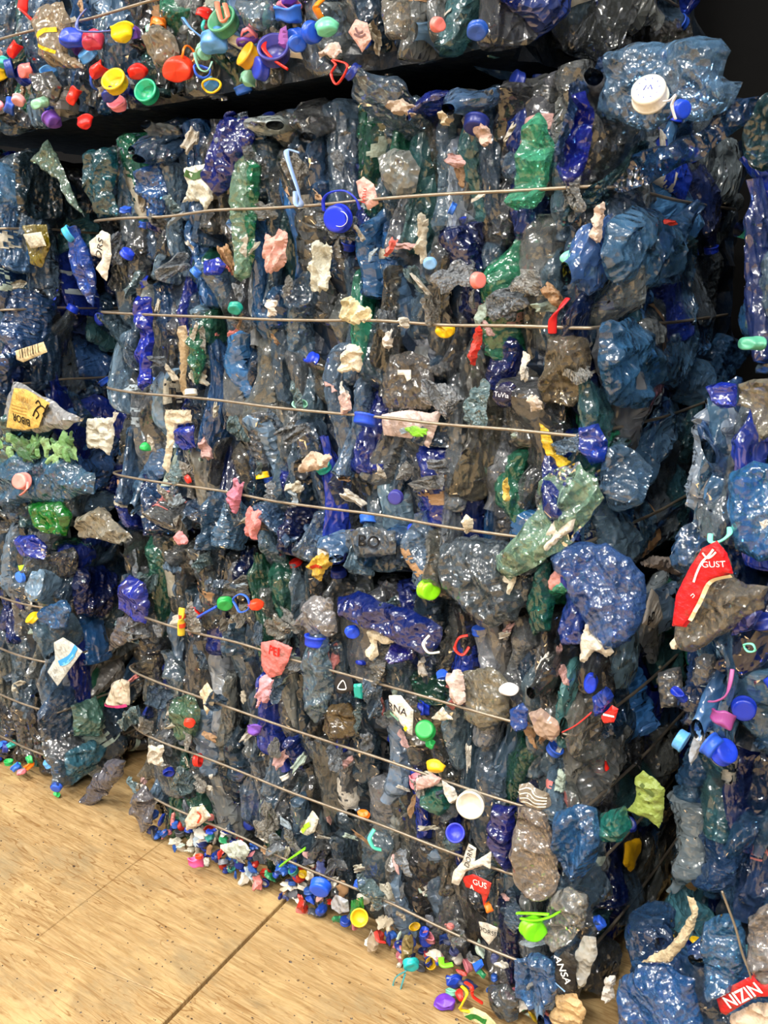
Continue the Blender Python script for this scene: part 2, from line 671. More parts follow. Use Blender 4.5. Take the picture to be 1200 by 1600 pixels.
def lettering(s, parent, M, hf, px, py, hpx, ang, pl, color, name='lettering', sx=1.0, bold=0.0, lift=0.0012, arc=0.0, mirror=False):
    """printed letters lying on a label surface"""
    cu = bpy.data.curves.new('t', 'FONT')
    cu.body = s
    cu.align_x = 'CENTER'
    cu.align_y = 'CENTER'
    cu.size = 1.0
    cu.resolution_u = 3
    cu.offset = bold
    to = bpy.data.objects.new('t', cu)
    COL.objects.link(to)
    dg = bpy.context.evaluated_depsgraph_get()
    me = bpy.data.meshes.new_from_object(to.evaluated_get(dg))
    bpy.data.objects.remove(to)
    bpy.data.curves.remove(cu)
    r, u, n = basis(pl)
    c = on(pl, px, py)
    loc = M.inverted() @ c
    k = hpx / ppm(c) / 0.72
    a = radians(ang)
    vs = []
    for v in me.vertices:
        x, y = v.co.x * k * sx * (-1 if mirror else 1), v.co.y * k
        y += arc * x * x / max(k, 1e-6)
        X, Y = x * cos(a) - y * sin(a) + loc.x, x * sin(a) + y * cos(a) + loc.y
        vs.append(Vector((X, Y, hf(X, Y) + lift)))
    m2 = mesh(name, vs, [tuple(p.vertices) for p in me.polygons], INK, False)
    bpy.data.meshes.remove(me)
    return obj(name, m2, parent, lin(color), mw=M)


def stroke(parent, M, hf, pts, wpx, pl, color, name='printed_mark', closed=False):
    """printed line or band lying on a label surface"""
    L = []
    for p in pts:
        q = M.inverted() @ on(pl, *p)
        L.append(Vector((q.x, q.y)))
    wm = wpx / ppm(on(pl, *pts[0])) / 2
    if len(L) > 2:
        L = [Vector((p.x, p.y)) for p in spline([Vector((q.x, q.y, 0)) for q in L], 6, closed)]
    vs, fs = [], []
    m = len(L)
    for i, p in enumerate(L):
        t = (L[(i + 1) % m] - L[i - 1]) if closed else (L[min(i + 1, m - 1)] - L[max(i - 1, 0)])
        t.normalize()
        nn = Vector((-t.y, t.x))
        for s in (-1, 1):
            q = p + nn * wm * s
            vs.append(Vector((q.x, q.y, hf(q.x, q.y) + 0.0010)))
    for i in range(m if closed else m - 1):
        j = (i + 1) % m
        fs.append((2 * i, 2 * i + 1, 2 * j + 1, 2 * j))
    return obj(name, mesh(name, vs, fs, INK, False), parent, lin(color), mw=M)


# ------------------------------------------------------------------ floor
def build_floor():
    base = mesh('floor', [(x, y, z) for z in (-0.15, -0.012) for x, y in ((-6, -6), (5, -6), (5, 4), (-6, 4))],
                [(0, 3, 2, 1), (4, 5, 6, 7), (0, 1, 5, 4), (1, 2, 6, 5), (2, 3, 7, 6), (3, 0, 4, 7)], FLOOR, False)
    fl = obj('floor', base, None, lin('#5a4428'))
    fl['kind'] = 'structure'
    a = radians(9)
    d1, d2 = Vector((-sin(a), cos(a))), Vector((cos(a), sin(a)))   # along the joint, across it
    J = Vector((-0.63, -0.20))

    def panel(u0, u1, v0, v1):
        q = [J + d2 * u + d1 * v for u, v in ((u0, v0), (u1, v0), (u1, v1), (u0, v1))]
        b = 0.0015
        qi = [J + d2 * u + d1 * v for u, v in ((u0 + b, v0 + b), (u1 - b, v0 + b), (u1 - b, v1 - b), (u0 + b, v1 - b))]
        vs = [(p.x, p.y, -0.0125) for p in q] + [(p.x, p.y, -0.0015) for p in q] + [(p.x, p.y, 0) for p in qi]
        fs = [(0, 3, 2, 1), (8, 9, 10, 11)]
        for k in (0, 4):
            for i in range(4):
                j = (i + 1) % 4
                fs.append((k + i, k + j, k + j + 4, k + i + 4))
        o = obj('floor_slab', mesh('floor_slab', vs, fs, FLOOR, False), fl)
        return o
    g, t = 0.004, 0.0009
    panel(g, 4.2, -4.5, 3.4)
    panel(-4.2, -g, -4.5, -0.115)
    panel(-0.385, -g, -0.115 + t, 3.4)
    panel(-4.2, -0.385 - t, -0.115 + t, 3.4)
    # grit on the floor: too small to count
    vs, fs = [], []
    r = random.Random(5)
    for k in range(420):
        px, py = r.uniform(0, 760), r.uniform(1210, 1600)
        p = on(('Z', 0), px, py)
        if p.y > -0.02:
            continue
        s = r.uniform(0.0008, 0.0027) * (1.6 if r.random() < .08 else 1)
        b = len(vs)
        a0 = r.uniform(0, 6)
        for i in range(5):
            a = a0 + i * 2 * pi / 5
            vs.append((p.x + s * cos(a) * r.uniform(.7, 1.4), p.y + s * sin(a) * r.uniform(.6, 1), 0.0))
        vs.append((p.x, p.y, s * 0.8))
        for i in range(5):
            fs.append((b + i, b + (i + 1) % 5, b + 5))
    gr = obj('floor_grit', mesh('floor_grit', vs, fs, CAPM, False), None, lin('#3a2a1c'))
    gr['kind'] = 'stuff'
    tag(gr, 'tiny dark crumbs of grit scattered over the tan floor', 'grit')


build_floor()


def box(name, a, b, mat, color):
    vs = [(x, y, z) for z in (a[2], b[2]) for x, y in ((a[0], a[1]), (b[0], a[1]), (b[0], b[1]), (a[0], b[1]))]
    o = obj(name, mesh(name, vs, [(0, 3, 2, 1), (4, 5, 6, 7), (0, 1, 5, 4), (1, 2, 6, 5), (2, 3, 7, 6), (3, 0, 4, 7)], mat, False), None, lin(color))
    o['kind'] = 'structure'
    return o


box('gap_shade_backdrop', (-6, 1.3, 0), (5, 1.5, 5), INK, '#0b0b0b')  # near-black backdrop added behind the stacks; its colour paints the gap's deep shade

# ------------------------------------------------------------------ libraries of alike pieces
BOT = []
for k in range(30):
    r = random.Random(100 + k)
    q = dict(sh=r.uniform(.66, .78), rib=r.choice([0, 0, 0, 0.1, 0.18]), jit=r.uniform(.4, 1.0), st=r.choice([.32, .42, .5, .9]), nrib=r.choice([7, 9, 12, 15]), flat=r.uniform(.6, 1.1), cr=r.uniform(.8, 1.5),
             bend=r.uniform(-1.2, 1.2), by=r.uniform(-.9, .9), s=r.uniform(-1, 1), tw=r.uniform(-.9, .9), lv=(r.uniform(.22, .34), r.uniform(.5, .64)), lu=r.random())
    BOT.append(make_bottle(k * 1.37 + 0.5, q))
CAPS = [make_cap(k, dent=[0, 0, .008, .012, .014, .012][k], squash=[1, 1, .85, .65, .75, .5][k], R=[.015, .0165, .015, .0155, .016, .015][k], H=[.014, .016, .013, .014, .017, .018][k]) for k in range(6)]
RINGS = [make_ring(k) for k in range(5)]
SCRAPS = [puff_mesh('torn_label', ragged(k + .3, 0.034 + .003 * (k % 5), 0.06, 34, .30), k * 2.1, 0.006, 0.0075, PAPER, 60.0, 0.0035, True)[0] for k in range(14)]
FILMS = [puff_mesh('plastic_film', ragged(k + 40.3, 0.14, 0.18, rough=.35), k * 3.1, 0.012, 0.012, PET, 24.0, 0.007, True)[0] for k in range(8)]
CHIPS = [puff_mesh('plastic_shard', ragged(k + 80.3, 0.03, 0.045, rough=.4), k * 1.1, 0.006, 0.004, CAPM, 60.0, 0.004)[0] for k in range(6)]

PAL = [('#86a9c8', .42, 24), ('#93999b', .38, 20), ('#4f7398', .52, 15), ('#5fa0a6', .42, 6), ('#2342c8', .60, 4), ('#1a3382', .65, 5),
       ('#3a9f7c', .50, 4), ('#a3a096', .40, 5), ('#55585a', .50, 9), ('#b9c6cf', .34, 7), ('#3b78b8', .5, 8)]
PAL_GREY = [('#8b9092', .42, 26), ('#7e97ac', .42, 18), ('#4c6880', .55, 12), ('#a09c94', .42, 8), ('#57585a', .52, 14), ('#3f8f76', .5, 6), ('#2440b8', .6, 4), ('#182f78', .65, 5), ('#aeb6ba', .36, 6)]
PAL_BLUE = [('#6fa4d6', .42, 26), ('#4f86c0', .46, 22), ('#3c64a0', .52, 14), ('#93a4b4', .38, 14), ('#1f3fb8', .6, 8), ('#5f9fae', .42, 8), ('#1b3474', .65, 8)]
CAPCOL = ['#1d3fd0', '#1530a8', '#2f62e0', '#2450b8', '#1b2f86', '#3a78e8', '#e0261c', '#f0c414', '#e8e4d8', '#2fb45a', '#35b3a6', '#f08a9a', '#f07818', '#7a50b8', '#8fd0b4', '#5aa0e0']
BASECOL = ['#1d3fb0', '#152c80', '#264f9c', '#1f44a8', '#1b2f66', '#2a5ab0', '#a8281c', '#b89414', '#c8c4b8', '#2f8a5a', '#35847c', '#c0707c', '#4a4e58', '#6c7078', '#38406c']
PAPCOL = ['#c9c4b8', '#bab4a6', '#d4cfc4', '#a89e8a', '#c49c98', '#9cacb8', '#bcb8a8', '#a88460', '#c0706c', '#9fb0a4']


def pick(pal):
    t = rnd.uniform(0, sum(p[2] for p in pal))
    for c, a, wt in pal:
        t -= wt
        if t <= 0:
            break
    l = lin(c, a)
    a = a * rnd.choice([.25, .4, .55, .9])
    k = rnd.uniform(.9, 1.8) if a > .2 else rnd.uniform(.9, 1.4)
    return (l[0] * k, l[1] * k, l[2] * k * rnd.uniform(.9, 1.1), min(.8, max(.12, a + rnd.uniform(-.08, .14))))


def seen(P, m=120):
    x, y, z = proj(P)
    return z > 0.2 and -m * 3.5 < x < 1200 + m and -m < y < 1600 + m


def put_bottle(par, M, sc3, color, p_lab=.11, p_cap=.15, caps=None):
    body, lab, capm = BOT[rnd.randrange(len(BOT))]
    Mo = M @ Matrix.Diagonal((*sc3, 1))
    o = obj('crushed_bottle', body, par, color, mw=Mo)
    if lab and rnd.random() < p_lab:
        obj('label_wrap', lab, o, lin(rnd.choice(PAPCOL)), mw=Mo)
    if rnd.random() < p_cap:
        c = Mo @ capm
        loc, rot, s = c.decompose()
        obj('bottle_cap', CAPS[rnd.randrange(3)], o, lin(rnd.choice(caps or CAPCOL[:8])), mw=Matrix.LocRotScale(loc, rot, Vector((.9, .9, .9))))
    return o


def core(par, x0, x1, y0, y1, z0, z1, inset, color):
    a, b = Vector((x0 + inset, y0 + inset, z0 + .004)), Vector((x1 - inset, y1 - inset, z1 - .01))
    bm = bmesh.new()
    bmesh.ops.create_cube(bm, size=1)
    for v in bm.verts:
        v.co = Vector([a[i] + (b[i] - a[i]) * (v.co[i] + .5) for i in range(3)])
    bmesh.ops.subdivide_edges(bm, edges=bm.edges[:], cuts=30, use_grid_fill=True)
    cen = (a + b) / 2
    for v in bm.verts:
        P = v.co * 14
        d = 0.03 * noise.noise(P) + 0.03 * (facet(P * 1.3) - .5)
        dirv = (v.co - cen)
        nv_ = Vector([math.copysign(1, dirv[i]) if abs(abs(dirv[i]) - (b[i] - a[i]) / 2) < 1e-4 else 0 for i in range(3)])
        dd = nv_ * (d - .01)
        if abs(nv_.z) > .5:
            dd.z = -abs(dd.z) if nv_.z > 0 else 0
        v.co += dd
    me = bpy.data.meshes.new('compressed_core')
    bm.to_mesh(me)
    bm.free()
    me.materials.append(CORE)
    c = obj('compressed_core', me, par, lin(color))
    return c


def wires(par, x0, x1, y0, zs, ydeep, wrap_left=.25, r=0.0027, sag=None):
    for k, z in enumerate(zs):
        rr = random.Random(k + int(x0 * 100))
        pts = [(x0 + .01, y0 + wrap_left, z + .004), (x0 - .004, y0 + .06, z), (x0 + .012, y0 + .012, z)]
        n = 9
        for i in range(1, n):
            t = i / n
            pts.append((x0 + (x1 - x0) * t, y0 - .004 + rr.uniform(-.003, .002), z + rr.uniform(-.003, .003) + (sag[k] * t if sag else 0)))
        ze = z + (sag[k] if sag else 0)
        pts += [(x1 - .018, y0 + .006, ze), (x1 - .002, y0 + .03, ze), (x1 + .006, y0 + .12, ze + .002), (x1 + .008, y0 + ydeep * .5, ze - .003), (x1 + .002, y0 + ydeep, ze)]
        obj('baling_wire', tube(spline(pts, 6), r, 8, False, WIRE, 'baling_wire'), par)


def front(par, x0, x1, y0, z0, z1, pal, zw=(), tilt_p=.4, round_b=.03):
    x = x0
    while x < x1 - .01:
        cw = rnd.uniform(.026, .05)
        xc = x + cw / 2
        z = z0 - rnd.uniform(0, .05)
        while z < z1 - .015:
            a = rnd.gauss(0, .22) if rnd.random() > tilt_p else rnd.uniform(-pi / 2, pi / 2)
            sL, sW, sT = rnd.uniform(.75, 1.35), rnd.uniform(.75, 1.15), cw * 1.35 / BT
            hz = (abs(cos(a)) * BL * sL + abs(sin(a)) * BW * sW) / 2
            hy = (abs(cos(a)) * BW * sW + abs(sin(a)) * BL * sL) / 2
            zc = z + hz
            zc = min(zc, z1 - hz * .96)
            zc = max(zc, z0 + hz * .98)
            e = max(0, (z0 + .09 - zc) / .09, (zc - z1 + .09) / .09)
            ex = max(0, (x0 + .05 - xc) / .05, (xc - x1 + .05) / .05)
            y = y0 + rnd.uniform(.004, .036) + hy * .95 + round_b * e + .02 * ex
            P = (xc + rnd.uniform(-.006, .006), y, zc)
            if seen((xc, y0, zc)):
                M = Matrix.Translation(P) @ Matrix.Rotation(rnd.gauss(0, .22), 4, 'Z') @ Matrix.Rotation(rnd.gauss(0, .07), 4, 'Y') @ Matrix.Rotation(a, 4, 'X')
                if rnd.random() < .5:
                    M = M @ Matrix.Rotation(pi, 4, 'X')
                if rnd.random() < .5:
                    M = M @ Matrix.Rotation(pi, 4, 'Z')
                put_bottle(par, M, (sT, sW, sL), pick(pal))
            z += 2 * hz * rnd.uniform(.62, .9)
        x += cw * rnd.uniform(.74, .92)


def side(par, xf, sgn, y0, y1, z0, z1, pal, step=.075, p_film=.15):
    """a bale side face: bottles and film seen on their flats"""
    z = z0 + .03
    while z < z1:
        y = y0 + rnd.uniform(.0, .03)
        while y < y1:
            zc = min(max(z + rnd.uniform(-.03, .03), z0 + .085), z1 - .085)
            P = (xf - sgn * rnd.uniform(.012, .045), y + .02, zc)
            if seen(P):
                a = rnd.uniform(-pi, pi) if rnd.random() < .5 else rnd.gauss(0, .3)
                if z0 + .115 > zc or zc > z1 - .115:
                    a = pi / 2 + rnd.gauss(0, .3)
                M = Matrix.Translation(P) @ Matrix.Rotation(rnd.gauss(0, .25), 4, 'Z') @ Matrix.Rotation(rnd.gauss(0, .2), 4, 'Y') @ Matrix.Rotation(a, 4, 'X')
                if rnd.random() < p_film:
                    F = Matrix.Translation(P) @ Matrix.Rotation(sgn * pi / 2 + rnd.gauss(0, .3), 4, 'Y') @ Matrix.Rotation(rnd.uniform(0, 6), 4, 'Z')
                    obj('plastic_film', FILMS[rnd.randrange(8)], par, pick(pal), mw=F @ Matrix.Scale(rnd.uniform(.6, 1.1), 4))
                else:
                    put_bottle(par, M, (rnd.uniform(.7, 1.1), rnd.uniform(.9, 1.4), rnd.uniform(.7, 1.1)), pick(pal), .12, .2)
            y += step * rnd.uniform(.8, 1.3)
        z += .10 * rnd.uniform(.85, 1.15)


def scatter(par, meshes, name, n, x0, x1, yf, z0, z1, cols, smin, smax, mode='paper', bias=None):
    c = 0
    for _ in range(n * 3):
        if c >= n:
            break
        x, z = rnd.uniform(x0, x1), rnd.uniform(z0, z1)
        if bias:
            z = z0 + (z1 - z0) * rnd.random() ** bias
        P = Vector((x, yf + (rnd.uniform(.004, .026) if mode == 'paper' else rnd.uniform(-.004, .016)), z))
        if not seen(P, 30):
            continue
        c += 1
        s = rnd.uniform(smin, smax)
        if mode == 'paper':
            M = Matrix.Translation(P) @ Matrix.Rotation(pi / 2 + rnd.gauss(0, .4), 4, 'X') @ Matrix.Rotation(rnd.gauss(0, .7), 4, 'Y') @ Matrix.Rotation(rnd.uniform(0, 6.3), 4, 'Z') @ Matrix.Diagonal((s * rnd.uniform(.3, .8), s, s, 1))
        else:
            M = Matrix.Translation(P) @ Matrix.Rotation(rnd.uniform(0, 6.3), 4, 'Z') @ Matrix.Rotation(rnd.uniform(0, 6.3), 4, 'X') @ Matrix.Scale(s, 4)
        obj(name, meshes[rnd.randrange(len(meshes))], par, lin(rnd.choice(cols)), mw=M)


# ------------------------------------------------------------------ bales
XL = -1.128
Z1, Z2, Z3 = 0.770, 1.592, 1.63
LOWER = root('plastic_bale', (-.56, .4, 0), 'greyish wire-tied bale on the floor in the middle, small blue caps along its base', 'bale', 'bales of crushed bottles')
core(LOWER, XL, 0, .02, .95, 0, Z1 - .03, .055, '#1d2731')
front(LOWER, XL, 0, .012, .0, Z1 - .01, PAL_GREY, tilt_p=.35)
side(LOWER, 0, 1, .02, .62, 0, Z1, PAL)
side(LOWER, XL, -1, .05, .35, 0, Z1, PAL, .14)
wires(LOWER, XL, 0, .0, (.124, .282, .428, .576), .62, sag=(.012, .02, .008, .008))
scatter(LOWER, CAPS, 'bottle_cap', 85, XL, -.02, .012, .012, .10, BASECOL, .5, .95, 'cap', 1.3)
scatter(LOWER, CHIPS, 'plastic_shard', 110, XL, -.02, .006, .010, .14, BASECOL + PAPCOL, .4, .8, 'cap', 1.5)
scatter(LOWER, SCRAPS, 'torn_label', 70, XL, -.02, .0, .05, Z1 - .03, PAPCOL, .35, .85)
scatter(LOWER, CAPS, 'bottle_cap', 16, XL, -.02, .008, .12, Z1 - .02, CAPCOL, .6, 1.0, 'cap')

UPPER = root('plastic_bale', (-.56, .4, Z1), 'bluish bale of crushed bottles in the middle of the stack, tied by four long wires', 'bale', 'bales of crushed bottles')
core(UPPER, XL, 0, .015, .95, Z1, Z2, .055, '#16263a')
front(UPPER, XL, 0, .008, Z1 + .005, Z2, PAL, tilt_p=.18)
side(UPPER, 0, 1, .02, .62, Z1, Z2, PAL_BLUE)
side(UPPER, XL, -1, .05, .35, Z1, Z2, PAL, .26)
wires(UPPER, XL, 0, -.004, (.890, 1.078, 1.238, 1.423), .62, sag=(.014, -.008, -.01, 0))
for k in range(20):
    x = XL + (k + rnd.uniform(.1, .9)) * 1.12 / 20
    M = Matrix.Translation((x, rnd.uniform(.02, .05), Z1 + rnd.uniform(.05, .075))) @ Matrix.Rotation(rnd.uniform(-.6, .6), 4, 'Z') @ Matrix.Rotation(rnd.gauss(0, .8), 4, 'Y') @ Matrix.Rotation(rnd.gauss(0, .5), 4, 'X')
    put_bottle(UPPER, M, (rnd.uniform(.7, 1), rnd.uniform(.8, 1.2), rnd.uniform(.5, .7)), pick(PAL), .2, .2)
for k in range(14):                       # loose tops lying on the upper bale under the overhang
    x = XL + .02 + rnd.random() * 1.1
    M = Matrix.Translation((x, rnd.uniform(.03, .14), Z2 - rnd.uniform(.02, .035))) @ Matrix.Rotation(rnd.uniform(-.9, .9), 4, 'Z') @ Matrix.Rotation(pi / 2 + rnd.gauss(0, .25), 4, 'X') @ Matrix.Rotation(rnd.choice([pi / 2, -pi / 2]), 4, 'Z')
    put_bottle(UPPER, M, (rnd.uniform(.7, 1), rnd.uniform(.9, 1.3), rnd.uniform(.7, 1)), pick(PAL), .1, .2)
for par, za, zb, nf in ((UPPER, Z1 + .02, Z2 - .03, 60), (LOWER, .06, Z1 - .03, 70)):
    for k in range(nf):
        P = Vector((rnd.uniform(XL, -.01), rnd.uniform(-.004, .016), rnd.uniform(za, zb)))
        sF = rnd.uniform(.16, .42)
        F = Matrix.Translation(P) @ Matrix.Rotation(pi / 2 + rnd.gauss(0, .4), 4, 'X') @ Matrix.Rotation(rnd.gauss(0, .6), 4, 'Y') @ Matrix.Rotation(rnd.uniform(0, 6), 4, 'Z') @ Matrix.Diagonal((sF * rnd.uniform(.5, 1), sF, sF * 1.6, 1))
        cl = lin(rnd.choice(['#d4d6d2', '#c4ccd4', '#b8c4d0', '#d0ccc0', '#8fb0d0', '#9cc0c8']), rnd.uniform(.15, .5))
        obj('plastic_film', FILMS[rnd.randrange(8)], par, cl, mw=F)
scatter(UPPER, SCRAPS, 'torn_label', 60, XL, -.02, -.004, Z1 + .05, Z2 - .03, PAPCOL, .35, .85)
scatter(UPPER, CAPS, 'bottle_cap', 12, XL, -.02, .006, Z1 + .02, Z2 - .05, CAPCOL, .55, .95, 'cap')

TOP = root('plastic_bale', (-.85, .4, Z3), 'topmost bale in view, with bright loose caps and tethers hanging along its lower edge', 'bale', 'bales of crushed bottles')
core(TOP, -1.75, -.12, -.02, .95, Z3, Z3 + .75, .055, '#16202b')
front(TOP, -1.72, -.12, -.03, Z3, Z3 + .28, PAL, tilt_p=.5, round_b=.05)
side(TOP, -.12, 1, .0, .62, Z3, Z3 + .3, PAL_GREY)
wires(TOP, -1.75, -.12, -.04, (Z3 + .155,), .62)
scatter(TOP, CAPS, 'bottle_cap', 40, -1.6, -.5, -.03, Z3 - .01, Z3 + .13, CAPCOL, .8, 1.35, 'cap')
scatter(TOP, RINGS, 'cap_ring', 12, -1.6, -.6, -.04, Z3 - .02, Z3 + .11, CAPCOL, .8, 1.2, 'cap')
scatter(TOP, SCRAPS, 'torn_label', 26, -1.6, -.2, -.03, Z3 + .01, Z3 + .2, PAPCOL, .4, .8)

LX = -1.41
LLOW = root('plastic_bale', (-1.9, .4, 0), 'lower bale of the stack at the left, standing on the floor', 'bale', 'bales of crushed bottles')
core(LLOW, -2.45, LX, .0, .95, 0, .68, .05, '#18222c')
front(LLOW, -2.4, LX, .0, 0, .70, PAL_GREY, tilt_p=.4)
side(LLOW, LX, 1, .0, .5, 0, .70, PAL)
wires(LLOW, -2.45, LX, -.006, (.11, .24, .375, .52), .5)
scatter(LLOW, CAPS, 'bottle_cap', 24, -1.9, LX, -.006, .008, .1, CAPCOL, .6, 1.0, 'cap', 1.6)
scatter(LLOW, SCRAPS, 'torn_label', 16, -1.9, LX, -.004, .05, .65, PAPCOL, .4, .8)

LUP = root('plastic_bale', (-1.9, .4, .71), 'upper bale of the stack at the left, half cut by the picture edge', 'bale', 'bales of crushed bottles')
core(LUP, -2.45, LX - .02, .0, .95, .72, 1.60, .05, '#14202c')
front(LUP, -2.4, LX - .02, .0, .71, 1.60, PAL, tilt_p=.5)
side(LUP, LX - .02, 1, .0, .5, .71, 1.60, PAL_BLUE, .085, .3)
wires(LUP, -2.45, LX - .02, -.006, (1.07, 1.24, 1.42), .5)
scatter(LUP, SCRAPS, 'torn_label', 14, -1.9, LX, -.004, .75, 1.55, PAPCOL, .4, .8)

RX = .155
RLOW = root('plastic_bale', (.6, .4, 0), 'lower bale of the stack at the right, with large blue bottles facing out', 'bale', 'bales of crushed bottles')
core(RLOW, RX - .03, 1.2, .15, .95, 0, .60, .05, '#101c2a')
front(RLOW, RX - .05, .62, -.03, 0, .27, PAL_BLUE, tilt_p=.5)
front(RLOW, RX - .035, .62, .13, .25, .62, PAL_BLUE, tilt_p=.04)
side(RLOW, RX - .02, -1, .0, .4, 0, .27, PAL_BLUE, .12)
side(RLOW, RX - .02, -1, .2, .4, .25, .6, PAL_BLUE, .12)
RMID = root('plastic_bale', (.6, .4, .63), 'middle bale of the stack at the right, with a red-labelled bottle caught on its face', 'bale', 'bales of crushed bottles')
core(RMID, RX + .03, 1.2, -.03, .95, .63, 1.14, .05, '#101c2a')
front(RMID, RX + .01, .62, -.05, .63, 1.15, PAL_BLUE, tilt_p=.6)
side(RMID, RX + .02, -1, .0, .4, .63, 1.15, PAL_BLUE, .12)
scatter(RMID, CAPS, 'bottle_cap', 8, RX + .02, .3, -.05, .64, .9, CAPCOL, .8, 1.1, 'cap')
RUP = root('plastic_bale', (.65, .4, 1.17), 'upper bale of the stack at the right, only its edge showing', 'bale', 'bales of crushed bottles')
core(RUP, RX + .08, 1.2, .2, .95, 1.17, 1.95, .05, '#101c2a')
front(RUP, RX + .05, .62, -.02, 1.17, 1.42, PAL, tilt_p=.6)
front(RUP, RX + .09, .62, .2, 1.40, 1.95, PAL, tilt_p=.5)
side(RUP, RX + .04, -1, .15, .4, 1.17, 1.9, PAL_BLUE, .12)

# ------------------------------------------------------------------ things that can be told apart
FU, FO = ('Y', .012), ('Y', -.010)          # central front face: under the wires, over the wires
TF = ('Y', -.045)                           # top bale front
RF = ('X', .022)                            # right side of the central stack
LF, LS = ('Y', -.008), ('X', LX + .012)     # left stack: front, right side
KF, KL = ('Y', -.055), ('Y', -.075)          # right stack fronts


def item(name, pl, poly, label, cat, color, alpha=.3, depth=.014, crinkle=.004, mat=None, **kw):
    if mat is None:
        depth, crinkle, alpha = depth * .8, crinkle * 1.35, alpha * .85
    o, hf, M = traced(name, pl, poly, depth, crinkle, color, alpha, mat, **kw)
    if kw.get('parent') is not None:
        o['label'] = label
    else:
        tag(o, label, cat)
    o_h[o.name] = (hf, M, pl)
    return o


o_h = {}


def paper(name, pl, poly, label, cat, color, crinkle=.003, depth=.004, **kw):
    kw.setdefault('freq', 80.0)
    return item(name, pl, poly, label, cat, color, 1, depth + crinkle * .5, crinkle * .62, PAPER, thin=True, **kw)


def write(o, s_, px, py, hpx, ang, color='#1b1b20', **kw):
    hf, M, pl = o_h[o.name]
    return lettering(s_, o, M, hf, px, py, hpx, ang, pl, color, **kw)


def mark(o, pts, wpx, color, name='printed_mark', closed=False):
    hf, M, pl = o_h[o.name]
    return stroke(o, M, hf, pts, wpx, pl, color, name, closed)


def rag(cx, cy, w, h, ang=0, seed=None, rough=.4, n=22):
    a = radians(ang)
    return [(cx + p.x * cos(a) - p.y * sin(a), cy + p.x * sin(a) + p.y * cos(a)) for p in ragged(seed if seed is not None else rnd.uniform(0, 99), w, h, n, rough)]


def cap(px, py, d, color, label=None, pl=TF, tilt=(0, 0), kind=0, parent=None, lift=.008, name='bottle_cap'):
    if label:
        name = 'loose_lid'
    r, u, n = basis(pl)
    c = on(pl, px, py) + n * lift
    k = d / ppm(c) / (2 * .0158)
    ax = n.copy()
    ax.rotate(Matrix.Rotation(radians(tilt[0]), 3, r))
    ax.rotate(Matrix.Rotation(radians(tilt[1]), 3, u))
    M = Matrix.Translation(c) @ ax.to_track_quat('Z', 'Y').to_matrix().to_4x4() @ Matrix.Scale(k, 4)
    o = obj(name, CAPS[kind], parent, lin(color), mw=M)
    if label:
        tag(o, label, 'cap')
    return o


def strap(pl, pts, wpx, color, label=None, cat='tether', name='cap_tether', parent=None, closed=False, flat=.5, bulge=.012, lift=.010):
    r, u, n = basis(pl)
    P = [on(pl, *p) for p in pts]
    m = len(P)
    P = [p + n * (lift + bulge * sin(pi * i / max(1, m - 1))) for i, p in enumerate(P)]
    c = sum(P, Vector()) / m
    rr = wpx / ppm(c) / 2
    me = tube(spline([p - c for p in P], 8, closed), rr, 8, closed, CAPM, name, flat)
    o = obj(name, me, parent, lin(color), loc=c)
    if label:
        tag(o, label, cat)
    return o


# --- upper right: jug bottle with white cap
o = item('crushed_bottle', ('Y', .03), [(948, 82), (1000, 66), (1055, 66), (1092, 58), (1128, 62), (1142, 78), (1130, 120), (1160, 130), (1150, 160), (1105, 192), (1060, 186), (1012, 204), (962, 190), (926, 176), (944, 138)],
         'pale blue crumpled bottle with a white screw cap at the upper right', 'bottle', '#7fb4e6', .22, .03, .010)
c = cap(1020, 148, 52, '#ece8dc', None, ('Y', .0), (-28, 10), 1, o, .012)
wm = WORLD[c.name]
for pts in ([(-.004, -.002), (-.002, .003), (0, -.001), (.002, .003), (.004, -.002)],):
    obj('printed_mark', tube([(x, y, .0081) for x, y in pts], .0006, 6, False, INK, 'printed_mark'), c, lin('#2c48b8'), mw=wm)
for k in range(10):
    a_ = k * 2 * pi / 10
    obj('printed_letter', tube([(.0095 * cos(a_), .0095 * sin(a_), .0079), (.0112 * cos(a_ + .1), .0112 * sin(a_ + .1), .0079)], .0005, 5, False, INK, 'printed_letter'), c, lin('#5c70c0'), mw=wm)
cap(1068, 172, 30, '#1f48d8', None, ('Y', .0), (10, 60), 0, o, .006, 'neck_ring')
strap(('Y', -.01), [(1042, 160), (1055, 160), (1066, 152), (1058, 168), (1060, 188)], 6, '#e4e4ee', None, parent=o)
item('plastic_film', ('Y', .045), [(940, 292), (985, 244), (1050, 225), (1105, 196), (1150, 150), (1192, 152), (1160, 196), (1095, 250), (1025, 285), (965, 303)],
     'dark blue sheet of film swept up to the right below the white-capped bottle', 'film', '#2c5f9c', .2, .010, .014)
